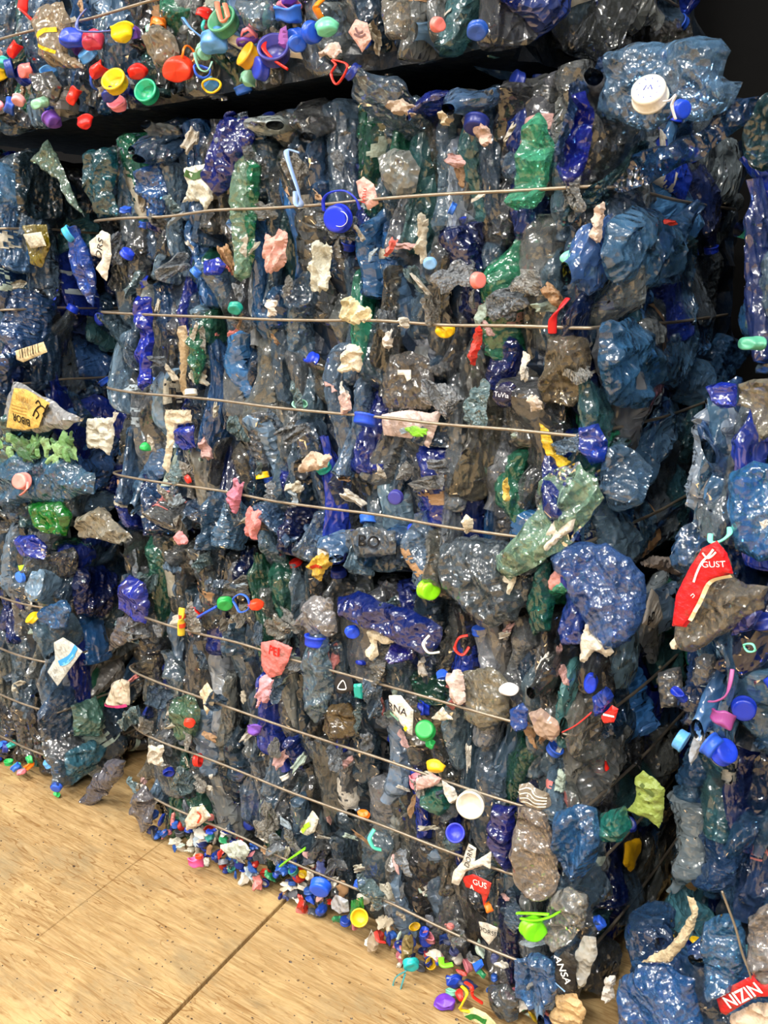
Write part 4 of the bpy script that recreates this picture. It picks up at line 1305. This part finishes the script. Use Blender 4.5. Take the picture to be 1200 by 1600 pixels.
p = paper('torn_label', ('Y', -.03), [(720, 1582), (740, 1574), (760, 1584), (775, 1600), (770, 1618), (722, 1612)], 'green and cream printed label lying at the bottom picture edge', 'label', '#d8d69c', .004)
mark(p, [(730, 1588), (744, 1584), (762, 1594)], 8, '#2c6c2c')
item('crushed_bottle', ('Y', -.004), [(764, 1540), (792, 1536), (812, 1560), (810, 1590), (786, 1590), (766, 1566)], 'dark grey bottle end resting on the floor near the corner', 'bottle', '#6c7478', .35, .02, .007)
# purple cap on the floor
cp = on(('Z', .012), 695, 1566)
M = Matrix.Translation(cp) @ Matrix.Rotation(.5, 4, 'Z') @ Matrix.Rotation(radians(16), 4, 'X') @ Matrix.Diagonal((1.15, 1.15, .95, 1))
tag(obj('loose_lid', CAPS[4], None, lin('#6a34b4'), mw=M), 'dented purple cap lying loose on the floor', 'cap')
# left end of the lower bale
item('crushed_bottle', ('Y', -.002), [(188, 916), (206, 898), (226, 910), (234, 944), (228, 974), (212, 970), (190, 950)], 'cobalt blue crumpled bottle at the upper left corner of the lower bale', 'bottle', '#1634d0', .6, .020, .010)
item('crushed_bottle', ('Y', .0), [(186, 964), (206, 960), (212, 990), (190, 1010), (168, 1018), (178, 990)], 'grey flattened bottle tongue sticking out left of the lower bale', 'bottle', '#7c7a84', .5, .012, .004)
o = strap(('Y', -.012), [(290, 948), (291, 966), (289, 990)], 12, '#e8c83c', 'yellow straw-like strip with red bands at the top wire left end', 'strip', 'plastic_strip', flat=.6, bulge=.004)
for y_ in (958, 972):
    strap(('Y', -.014), [(290, y_), (290.5, y_ + 6)], 13, '#d8401c', None, name='band', parent=o, flat=.7, bulge=0)
cap(356, 942, 26, '#28a04c', 'green cap at the upper left of the lower bale', ('Y', -.008), (20, 40), 2)
strap(('Y', -.010), [(316, 962), (330, 954), (344, 946)], 9, '#2858d8', 'blue strap piece left of the green cap', 'strip', 'plastic_strip', flat=.5, bulge=.004)
strap(('Y', -.012), [(370, 934), (382, 926), (394, 932), (396, 948), (382, 954), (374, 944)], 5, '#3468e0', 'blue cap ring right of the green cap', 'cap ring', 'cap_ring', closed=True, bulge=.003)
cap(405, 944, 24, '#ec4420', 'orange-red cap right of the blue ring', ('Y', -.008), (0, 50), 3)
item('crushed_bottle', FU, [(270, 1092), (300, 1084), (314, 1110), (308, 1150), (282, 1158), (266, 1130)], 'sage green clear bottle at the left of the lower bale', 'bottle', '#5c8c6c', .45, .018, .006)
cap(300, 1128, 18, '#ec3c28', 'red cap on the sage green bottle', ('Y', -.006), (20, 30), 2)
paper('torn_label', FO, [(312, 1080), (324, 1066), (334, 1082), (334, 1100), (322, 1118), (318, 1096)], 'cream label hooked on the second wire at the left', 'label', '#ead6b4', .004)
paper('torn_label', FO, rag(244, 1178, 24, 30, 0, 21, .35), 'dirty white crumpled scrap at the left of the lower bale', 'label', '#d4ccbc', .006)
item('crushed_bottle', ('Y', -.004), [(210, 1240), (226, 1226), (240, 1246), (238, 1290), (222, 1302), (206, 1262)], 'clear crumpled bottle at the lower left corner', 'bottle', '#9c9aa4', .35, .018, .009)
p = paper('torn_label', FO, [(300, 1262), (318, 1258), (330, 1276), (312, 1290), (292, 1298), (290, 1280)], 'cream label with a red mark above the floor at the left', 'label', '#e4d4bc', .004)
mark(p, [(312, 1266), (316, 1274), (312, 1284)], 3, '#d8482c')
paper('torn_label', FO, [(344, 1320), (378, 1312), (392, 1328), (382, 1344), (360, 1340)], 'pale grey green crumpled film piece on the bottom wire at the left', 'film', '#c4cfc4', .006)
o = cap(310, 1344, 24, '#f05c9c', 'pink bottle with an orange cap at the floor edge', ('Y', -.018), (80, 30), 4)
cap(315, 1336, 12, '#ec4824', None, ('Y', -.024), (80, 30), 0, o)

# --- left stack
o = item('crushed_bottle', ('Y', -.02), [(20, 596), (60, 612), (92, 634), (118, 650), (132, 652), (112, 668), (60, 676), (10, 672), (8, 650)], 'whitish bottle with a yellow upside-down printed label in the left stack', 'bottle', '#c8ccd0', .6, .02, .003)
p = paper('bottle_label', ('Y', -.042), parent=o, poly=[(22, 606), (40, 608), (58, 618), (78, 630), (66, 652), (60, 668), (38, 672), (10, 668), (14, 640)], label='yellow label printed upside down with a black horse-like emblem', cat='label', color='#dcb860', crinkle=.0008, depth=.003)
write(p, 'BIBOR', 36, 655, 12, 171, '#17140e', bold=.012)
write(p, 'FORTE', 36, 622, 8, 172, '#b08440')
for k in range(3):
    mark(p, [(20, 632 + 5 * k), (34, 636 + 5 * k), (44, 638 + 5 * k)], 1.2, '#a07c3c')
for pts in ([(54, 650), (58, 640), (66, 634), (72, 640), (68, 648)], [(58, 640), (62, 648), (58, 654)], [(66, 634), (62, 626), (58, 630)], [(72, 640), (76, 632)], [(68, 648), (72, 652)]):
    mark(p, pts, 2.6, '#1c140c', 'emblem')
gl = root('green_foil_fringe', on(('Y', -.02), 55, 700), 'shredded green leafy plastic fringe under the yellow-labelled bottle', 'foil fringe')
for k in range(20):
    x, y = rnd.uniform(2, 112), rnd.uniform(684, 702)
    a_ = rnd.uniform(-60, 30) + (x - 50) * .2
    P_, hf, M = traced('leaf_strip', ('Y', -.012), rag(x, y + rnd.uniform(0, 16), rnd.uniform(9, 15), rnd.uniform(22, 44), a_, None, .6), .004, .006, rnd.choice(['#6c9c5c', '#4f7c48', '#90b87c', '#3c6440']), 1, PAPER, gl, lift=rnd.uniform(0, .016), thin=True)
o = item('crushed_bottle', ('Y', -.012), [(0, 712), (50, 706), (110, 716), (150, 740), (146, 768), (96, 784), (0, 788)], 'translucent blue bottle lying across the left stack with a pink cap on it', 'bottle', '#5c9ccc', .28, .03, .008)
o = cap(38, 751, 32, '#ee9088', 'pink cap with a curled tether on the lying blue bottle', ('Y', -.04), (-10, 10), 2)
strap(('Y', -.045), [(50, 752), (54, 762), (46, 770), (38, 772)], 5, '#ee9088', None, parent=o)
item('crushed_bottle', ('Y', -.01), [(48, 786), (96, 782), (112, 806), (104, 838), (76, 832), (60, 812)], 'vivid green crumpled bottle in the left stack', 'bottle', '#12a02c', .45, .020, .009)
item('crushed_bottle', ('Y', -.006), [(30, 838), (54, 834), (74, 854), (66, 874), (40, 872)], 'cobalt blue crumpled bottle below the vivid green one', 'bottle', '#1c44e0', .5, .016, .009)
item('plastic_shard', ('Y', -.012), [(28, 884), (44, 882), (46, 892), (34, 898)], 'lime green plastic chip at the left edge', 'plastic piece', '#a8e030', 1, .005, .002, CAPM)
item('crushed_bottle', LS, [(118, 886), (160, 884), (184, 900), (186, 940), (160, 966), (120, 960), (112, 920)], 'large dark blue shiny bottle in the side of the left stack', 'bottle', '#0c2470', .65, .03, .006)
item('crushed_bottle', ('Y', -.008), [(70, 948), (100, 936), (112, 952), (104, 980), (82, 984), (68, 970)], 'light blue crumpled bottle in the lower left bale', 'bottle', '#4c94e0', .35, .018, .010)
p = paper('bottle_label', ('Y', -.016), [(84, 1004), (98, 996), (112, 1004), (129, 1018), (110, 1044), (90, 1072), (74, 1050), (86, 1030)], 'grey white label with a blue swoosh in the lower left bale', 'label', '#d2d6d2', .0008, .003)
mark(p, [(120, 1010), (112, 1026), (94, 1036)], 9, '#3c94d4')
mark(p, [(118, 1022), (108, 1034), (98, 1038)], 5, '#7cc0ec')
write(p, 'FIL', 86, 1054, 8, 50, '#eef2f4')
p = item('crushed_cup', ('Y', -.002), [(166, 1100), (178, 1066), (190, 1060), (202, 1064), (203, 1102), (186, 1104)], 'white crumpled cup with a pink rim between the left and middle stacks', 'cup', '#ecdcc4', .95, .018, .003)
mark(p, [(168, 1098), (180, 1101), (192, 1102), (202, 1100)], 5, '#d8488c', 'rim')
item('crushed_bottle', LS, [(112, 1102), (150, 1088), (162, 1120), (150, 1150), (116, 1150)], 'pale green clear bottle in the side of the lower left bale', 'bottle', '#7cb4a4', .4, .02, .008)
item('crushed_bottle', LS, [(102, 1176), (140, 1156), (166, 1164), (150, 1200), (112, 1228), (102, 1210)], 'light turquoise crumpled bottle near the foot of the left stack', 'bottle', '#5cb0d0', .35, .02, .008)
item('plastic_film', ('Y', .03), [(130, 1246), (146, 1216), (176, 1184), (196, 1188), (192, 1214), (166, 1240), (140, 1266), (128, 1264)], 'greyish violet film bag lying on the floor between the stacks', 'film', '#7c7a88', .5, .02, .008)
o = item('crushed_bottle', LF, [(36, 352), (72, 350), (80, 384), (66, 418), (50, 414), (44, 384)], 'dark yellow flattened bottle with a white sticker in the upper left stack', 'bottle', '#8c7c10', .7, .012, .004)
paper('torn_label', ('Y', -.024), [(36, 366), (64, 362), (72, 384), (48, 388)], 'small white sticker', 'label', '#cfc8b4', .001, parent=o)
p = paper('torn_label', ('Y', -.016), [(24, 548), (68, 534), (74, 550), (36, 566), (26, 562)], 'cream sticker with a barcode in the left stack', 'label', '#dcc89c', .0008, .002)
for k in range(8):
    mark(p, [(32 + k * 4, 546 - k * 1.3), (34 + k * 4, 560 - k * 1.3)], [1.2, 2, .9, 1.6][k % 4], '#2c2418', 'barcode_bar')
item('plastic_film', LS, [(20, 246), (66, 232), (96, 266), (118, 312), (132, 340), (60, 344), (26, 330)], 'broad dark film folded over the side of the upper left bale', 'film', '#3c5868', .35, .012, .006)
item('plastic_film', ('Y', .02), [(50, 250), (76, 218), (90, 240), (112, 300), (134, 340), (116, 322), (90, 280)], 'pale green film fold pointing up at the left under the top bale', 'film', '#8cae9c', .4, .012, .006)

# --- right stack
o = item('crushed_bottle', KL, [(1052, 994), (1060, 930), (1090, 860), (1116, 846), (1140, 870), (1150, 905), (1200, 920), (1192, 950), (1130, 990), (1090, 1014), (1066, 1012)], 'clear crumpled bottle with a large red label at the right edge', 'bottle', '#a8a090', .35, .035, .008)
p = paper('bottle_label', ('Y', -.112), parent=o, poly=[(1050, 978), (1056, 930), (1078, 886), (1098, 856), (1120, 845), (1136, 864), (1146, 896), (1112, 908), (1096, 938), (1082, 966), (1072, 980)], label='red bottle label with white lettering', cat='label', color='#d81420', crinkle=.0012, depth=.008)
write(p, 'GUST', 1118, 880, 10, 12, '#f0e8e4', sx=1.1)
mark(p, [(1086, 908), (1092, 892), (1100, 876), (1110, 866), (1118, 856)], 3.5, '#e8dcd8')
mark(p, [(1100, 862), (1108, 870), (1116, 866), (1122, 860)], 3, '#e8dcd8')
mark(p, [(1144, 899), (1112, 908), (1096, 938), (1080, 968)], 6, '#f0e0b8')
write(p, 'n', 1086, 928, 10, -40, '#e0ccc8')
paper('torn_label', KL, [(1046, 1006), (1054, 994), (1064, 1000), (1058, 1014), (1048, 1014)], 'small cream scrap at the pointed foot of the red-labelled bottle', 'label', '#ece0cc', .003)
strap(KL, [(1114, 832), (1118, 842), (1134, 840), (1146, 830), (1144, 822)], 9, '#7ce8c8', 'mint green broken cap ring above the red-labelled bottle', 'cap ring', 'cap_ring', flat=.5)
o = cap(1131, 1120, 38, '#8c3f80', 'purple cap hanging from a tether in the dark gap at the right', KL, (60, -20), 4)
strap(KL, [(1112, 1092), (1126, 1088), (1142, 1078), (1148, 1058), (1148, 1042)], 7, '#a0508c', None, parent=o)
item('crushed_bottle', KL, [(1150, 962), (1180, 946), (1192, 956), (1176, 984), (1142, 994)], 'violet blue plastic flap below the red-labelled bottle', 'plastic piece', '#3a44b0', .7, .012, .003)
strap(KL, [(1166, 1004), (1180, 1002), (1184, 1012), (1172, 1014)], 6, '#7ce8c0', 'small mint ring piece right below the red-labelled bottle', 'cap ring', 'cap_ring', closed=True, bulge=.003)
item('crushed_bottle', ('Y', -.02), [(1088, 1028), (1100, 1020), (1118, 1022), (1124, 1040), (1108, 1068), (1090, 1072), (1082, 1056)], 'smoky clear bottle neck hanging in the gap at the right', 'bottle', '#8c9094', .35, .018, .005)
p = paper('torn_label', RF, [(1004, 974), (1012, 938), (1018, 918), (1028, 930), (1036, 966), (1022, 982)], 'white label with black letters behind the big bright blue bottle', 'label', '#dcd6cc', .001, .003)
write(p, 'BO', 1014, 966, 16, 6, '#1a1a1e', bold=.02)
paper('torn_label', RF, [(1000, 880), (1020, 868), (1050, 872), (1068, 890), (1062, 902), (1040, 892), (1006, 884)], 'dusty white crumpled strip across the gap left of the red label', 'label', '#a89c94', .006)
item('crushed_bottle', ('Y', .07), [(1028, 1050), (1064, 1040), (1068, 1080), (1062, 1102), (1034, 1106), (1030, 1076)], 'grey clear bottle base in the dark gap', 'bottle', '#7c8084', .4, .016, .007)
p = paper('torn_label', ('Y', .03), [(992, 1216), (1004, 1204), (1026, 1220), (1040, 1234), (1036, 1278), (1030, 1294), (1014, 1280), (980, 1266), (994, 1246)], 'yellow green printed bag scrap at the corner of the lower bale', 'label', '#8ca04c', .005)
mark(p, [(1004, 1222), (1024, 1240)], 6, '#4c5c2c')
mark(p, [(1000, 1236), (1018, 1252)], 4, '#4c5c2c')
item('plastic_shard', RF, [(976, 1316), (998, 1308), (1000, 1330), (984, 1362), (974, 1350)], 'mustard yellow plastic piece deep in the gap below the green bag scrap', 'plastic piece', '#b88c10', 1, .006, .003, CAPM)
item('crushed_bottle', ('Y', .02), [(940, 1270), (976, 1258), (990, 1290), (972, 1314), (944, 1310)], 'teal bottle tucked behind the big sparkling blue one', 'bottle', '#1f8c80', .45, .02, .007)
paper('torn_label', KF, [(1074, 1400), (1084, 1404), (1092, 1420), (1084, 1450), (1068, 1480), (1046, 1504), (1024, 1504), (1002, 1504), (1020, 1492), (1044, 1480), (1064, 1454), (1080, 1426)], 'curved strip of torn beige cardboard at the lower right', 'label', '#c8b898', .004)
item('crushed_bottle', KF, [(1100, 1440), (1130, 1424), (1160, 1440), (1166, 1500), (1150, 1540), (1116, 1556), (1100, 1510)], 'blue bottle with a bluish neck in the lower right bale', 'bottle', '#4c94d4', .3, .028, .009)
item('crushed_bottle', KF, [(968, 1530), (1000, 1508), (1050, 1512), (1084, 1530), (1096, 1600), (1090, 1640), (980, 1640), (964, 1580)], 'wide bright blue bottle at the bottom edge of the lower right bale', 'bottle', '#3c84dc', .3, .03, .009)
item('crushed_bottle', KF, [(1170, 1430), (1200, 1410), (1240, 1430), (1240, 1540), (1190, 1530), (1168, 1490)], 'clear crumpled bottle at the lower right picture edge', 'bottle', '#c4bcb8', .3, .025, .010)
p = paper('bottle_label', KL, [(1120, 1562), (1132, 1546), (1176, 1524), (1186, 1536), (1240, 1540), (1240, 1556), (1180, 1558), (1134, 1586), (1126, 1582)], 'red label with white letters upside down at the lower right corner', 'label', '#d81e24', .0008, .003)
write(p, 'NIZIN', 1160, 1552, 19, 228, '#f6eeec', bold=.02)
paper('torn_label', KF, [(1140, 1586), (1180, 1566), (1240, 1570), (1240, 1640), (1150, 1640)], 'peach label at the very bottom right corner of the picture', 'label', '#e8cdb4', .006)
paper('torn_label', ('Y', .0), rag(952, 1546, 20, 36, 10, 33, .35), 'white crumpled scrap between the lower bale and the right stack', 'label', '#d4d0c8', .006)
item('crushed_bottle', KF, [(1104, 604), (1128, 596), (1152, 600), (1152, 636), (1126, 640), (1112, 626)], 'cobalt blue crushed bottle poking into the gap from the right stack', 'bottle', '#1c38c8', .55, .018, .008)
item('crushed_bottle', KF, [(1152, 600), (1176, 592), (1240, 590), (1240, 660), (1190, 690), (1170, 640), (1152, 632)], 'crumpled greyish clear bottle at the right picture edge', 'bottle', '#b0aa94', .35, .022, .009)
cap(1178, 536, 44, '#4f9c80', 'sea green crushed cap at the right edge of the picture', KF, (0, -40), 5)
item('crushed_bottle', KF, [(1140, 740), (1180, 720), (1240, 730), (1240, 860), (1190, 880), (1150, 850), (1136, 790)], 'large sky blue bottle in the right stack above the red label', 'bottle', '#4c9ce4', .28, .03, .010)
paper('torn_label', KL, rag(1190, 820, 22, 24, 0, 35, .4), 'small white scrap on the large sky blue bottle', 'label', '#dcd4c8', .004)
p = paper('torn_label', ('Y', .0), [(1076, 1180), (1086, 1142), (1102, 1140), (1100, 1160), (1088, 1184), (1080, 1196)], 'pale blue label scrap in the gap below the purple cap', 'label', '#c4d0e0', .004)

# --- bright caps along the lower edge of the top bale
for spec in [
    (283, 110, 46, '#ee3a1c', 'large orange-red crushed cap at the dark gap, right of the grey film wad', (20, 30), 4),
    (186, 130, 36, '#f2c81c', 'round yellow open cap at the lower edge of the top bale', (150, 20), 1),
    (236, 146, 34, '#1fa87c', 'green rimmed open cap right of the round yellow one', (160, 20), 1),
    (160, 110, 38, '#d8281c', 'scarlet crushed cap left of the round yellow one', (30, -50), 5),
    (120, 150, 34, '#ee2c1c', 'bright red oblong cap above a blue ring', (60, -30), 5),
    (138, 190, 28, '#d81c18', 'lowest red cap dropping below the top bale', (70, 10), 5),
    (44, 112, 32, '#f07c78', 'salmon pink cap near the left edge of the top bale', (10, -20), 3),
    (28, 78, 32, '#ee2418', 'red square-ended cap near the left picture edge', (50, -40), 5),
    (20, 108, 28, '#1c3c90', 'dark blue cap left of the salmon pink one', (10, -40), 0),
    (68, 162, 32, '#8fc8a8', 'pale green crumpled cap at the lower left edge of the top bale', (20, -10), 5),
    (34, 158, 24, '#e8a0a4', 'light pink cap beside the pale green crumpled one', (60, 0), 2),
    (118, 60, 42, '#2444c8', 'blue dented cap beside the beige film at the upper left', (-20, 30), 3),
    (150, 66, 34, '#c83c58', 'raspberry red cap under the arched grey-blue tether', (60, 20), 4),
    (196, 50, 38, '#f0d80c', 'bright yellow crushed cap hanging upright', (80, 20), 5),
    (340, 68, 44, '#5c9ce0', 'sky blue cap with an open loop, right of the orange-red one', (60, 20), 4),
    (356, 38, 44, '#4c9470', 'grey green open cap with a coral strip inside', (150, 10), 1),
    (394, 90, 36, '#e0a418', 'amber yellow open cap left of the blue round one', (150, -20), 1),
    (412, 108, 36, '#2840c0', 'blue round cap below the long red arc', (0, -20), 0),
    (434, 82, 46, '#3c3c90', 'violet blue open cap edged by the long red arc', (150, 30), 1),
    (494, 52, 34, '#1c50d0', 'bright blue cap seen edge-on right of the purple shard', (10, 70), 0),
    (470, 70, 30, '#2454b8', 'mid blue cap left of the bright blue edge-on one', (20, 50), 2),
    (516, 46, 36, '#6cc8a4', 'mint green squared cap in the middle of the top bale edge', (60, 30), 3),
    (690, 40, 26, '#ec8078', 'coral pink cap at the right part of the top bale', (10, 70), 2),
    (750, 50, 34, '#2450a8', 'dull blue cap in the shade at the right of the top bale', (40, 20), 2),
    (176, 150, 30, '#1c2c80', 'navy cap under the round yellow one', (40, 0), 3),
    (325, 86, 22, '#7cb89c', 'thin sage cap ring piece below the sky blue cap', (20, 60), 2)]:
    x, y, d, colr, lb, tl_, kd = spec
    o = cap(x, y, d, colr, lb, TF, tl_, kd)
strap(TF, [(142, 16), (138, 36), (144, 52), (164, 54), (182, 50)], 6, '#5060a8', 'arched grey-blue tether ring at the upper left', bulge=.02)
strap(TF, [(420, 66), (426, 80), (440, 96), (456, 110)], 9, '#e8281c', 'long red arc of plastic in the middle of the top bale edge', 'strip', 'plastic_strip', flat=.5)
strap(TF, [(526, 96), (532, 104), (526, 118), (534, 134), (546, 120), (550, 104), (538, 98)], 6, '#d83428', 'red looped tether hanging into the dark gap', closed=True, bulge=.004)
strap(TF, [(346, 6), (354, 20), (362, 38), (368, 30), (358, 8)], 9, '#f07c60', 'coral folded strip inside the grey green cap', 'strip', 'plastic_strip', flat=.5)
strap(TF, [(296, 40), (300, 32), (312, 48), (322, 60)], 6, '#5c94dc', 'pale blue loop strap left of the sky blue cap', flat=.5)
strap(TF, [(318, 96), (316, 86), (326, 110), (336, 114), (338, 98)], 5, '#7cb8a0', 'sage green thin tether below the sky blue cap', flat=.5)
strap(TF, [(510, 2), (508, 16), (508, 30)], 14, '#f08c18', 'orange plastic strip at the top picture edge', 'strip', 'plastic_strip', flat=.5)
strap(TF, [(44, 0), (52, 20), (60, 36)], 16, '#d8241c', 'red film strip at the upper left picture edge', 'strip', 'film_strip', flat=.3)
item('plastic_shard', TF, [(436, 70), (440, 44), (448, 40), (452, 72), (444, 76)], 'purple pointed shard in the middle of the top bale edge', 'plastic piece', '#9c5ca8', 1, .008, .003, CAPM)
p = paper('torn_label', ('Y', -.055), [(544, 50), (556, 30), (574, 36), (580, 62), (566, 82), (556, 66)], 'pink label with blurred dark print right of the mint cap', 'label', '#d8a89c', .001, .003)
mark(p, [(558, 44), (562, 52), (570, 50)], 3, '#6c5050')
mark(p, [(556, 54), (566, 58), (574, 54)], 3, '#6c5050')
item('plastic_film', TF, [(228, 60), (248, 38), (272, 54), (280, 84), (262, 102), (240, 106), (232, 84)], 'shiny beige-grey film wad above the orange-red crushed cap', 'film', '#b4aa98', .55, .022, .010)
p = item('crushed_bottle', TF, [(62, 10), (96, 0), (112, 40), (106, 84), (130, 98), (132, 108), (84, 104), (58, 86)], 'beige clear crumpled bottle with yellow print at the upper left', 'bottle', '#c8b494', .45, .02, .006)
mark(p, [(78, 62), (86, 50), (100, 48)], 7, '#d8b020')
mark(p, [(78, 74), (88, 80), (98, 84)], 5, '#d8b020')
item('crushed_bottle', TF, [(56, 116), (80, 110), (98, 136), (90, 160), (70, 150)], 'smoky grey film piece near the left edge of the top bale', 'film', '#6c6c68', .5, .014, .008)
item('crushed_bottle', TF, [(600, 0), (640, 0), (642, 40), (634, 64), (610, 62), (600, 30)], 'silvery ribbed bottle at the top picture edge right of the middle', 'bottle', '#a8a498', .45, .022, .007)
item('crushed_bottle', TF, [(376, 0), (424, 0), (430, 36), (410, 50), (386, 42)], 'clear glossy blue-grey bottle at the top edge left of the middle', 'bottle', '#8ca8bc', .3, .024, .008)
paper('torn_label', TF, [(500, 84), (512, 68), (530, 66), (534, 82), (520, 92), (508, 86), (498, 92)], 'whitish twisted scrap above the red looped tether', 'label', '#e8d4cc', .006)
p = item('plastic_shard', TF, rag(418, 24, 12, 36, 0, 51, .2), 'slim mint plastic strip at the top edge', 'plastic piece', '#4ca08c', 1, .005, .002, CAPM)

rw = [on(('Y', -.075), *p) for p in [(1128, 1392), (1140, 1424), (1150, 1452), (1160, 1490), (1172, 1522), (1180, 1560)]]
obj('baling_wire', tube(spline(rw, 6), .0019, 8, False, WIRE, 'baling_wire'), RLOW)
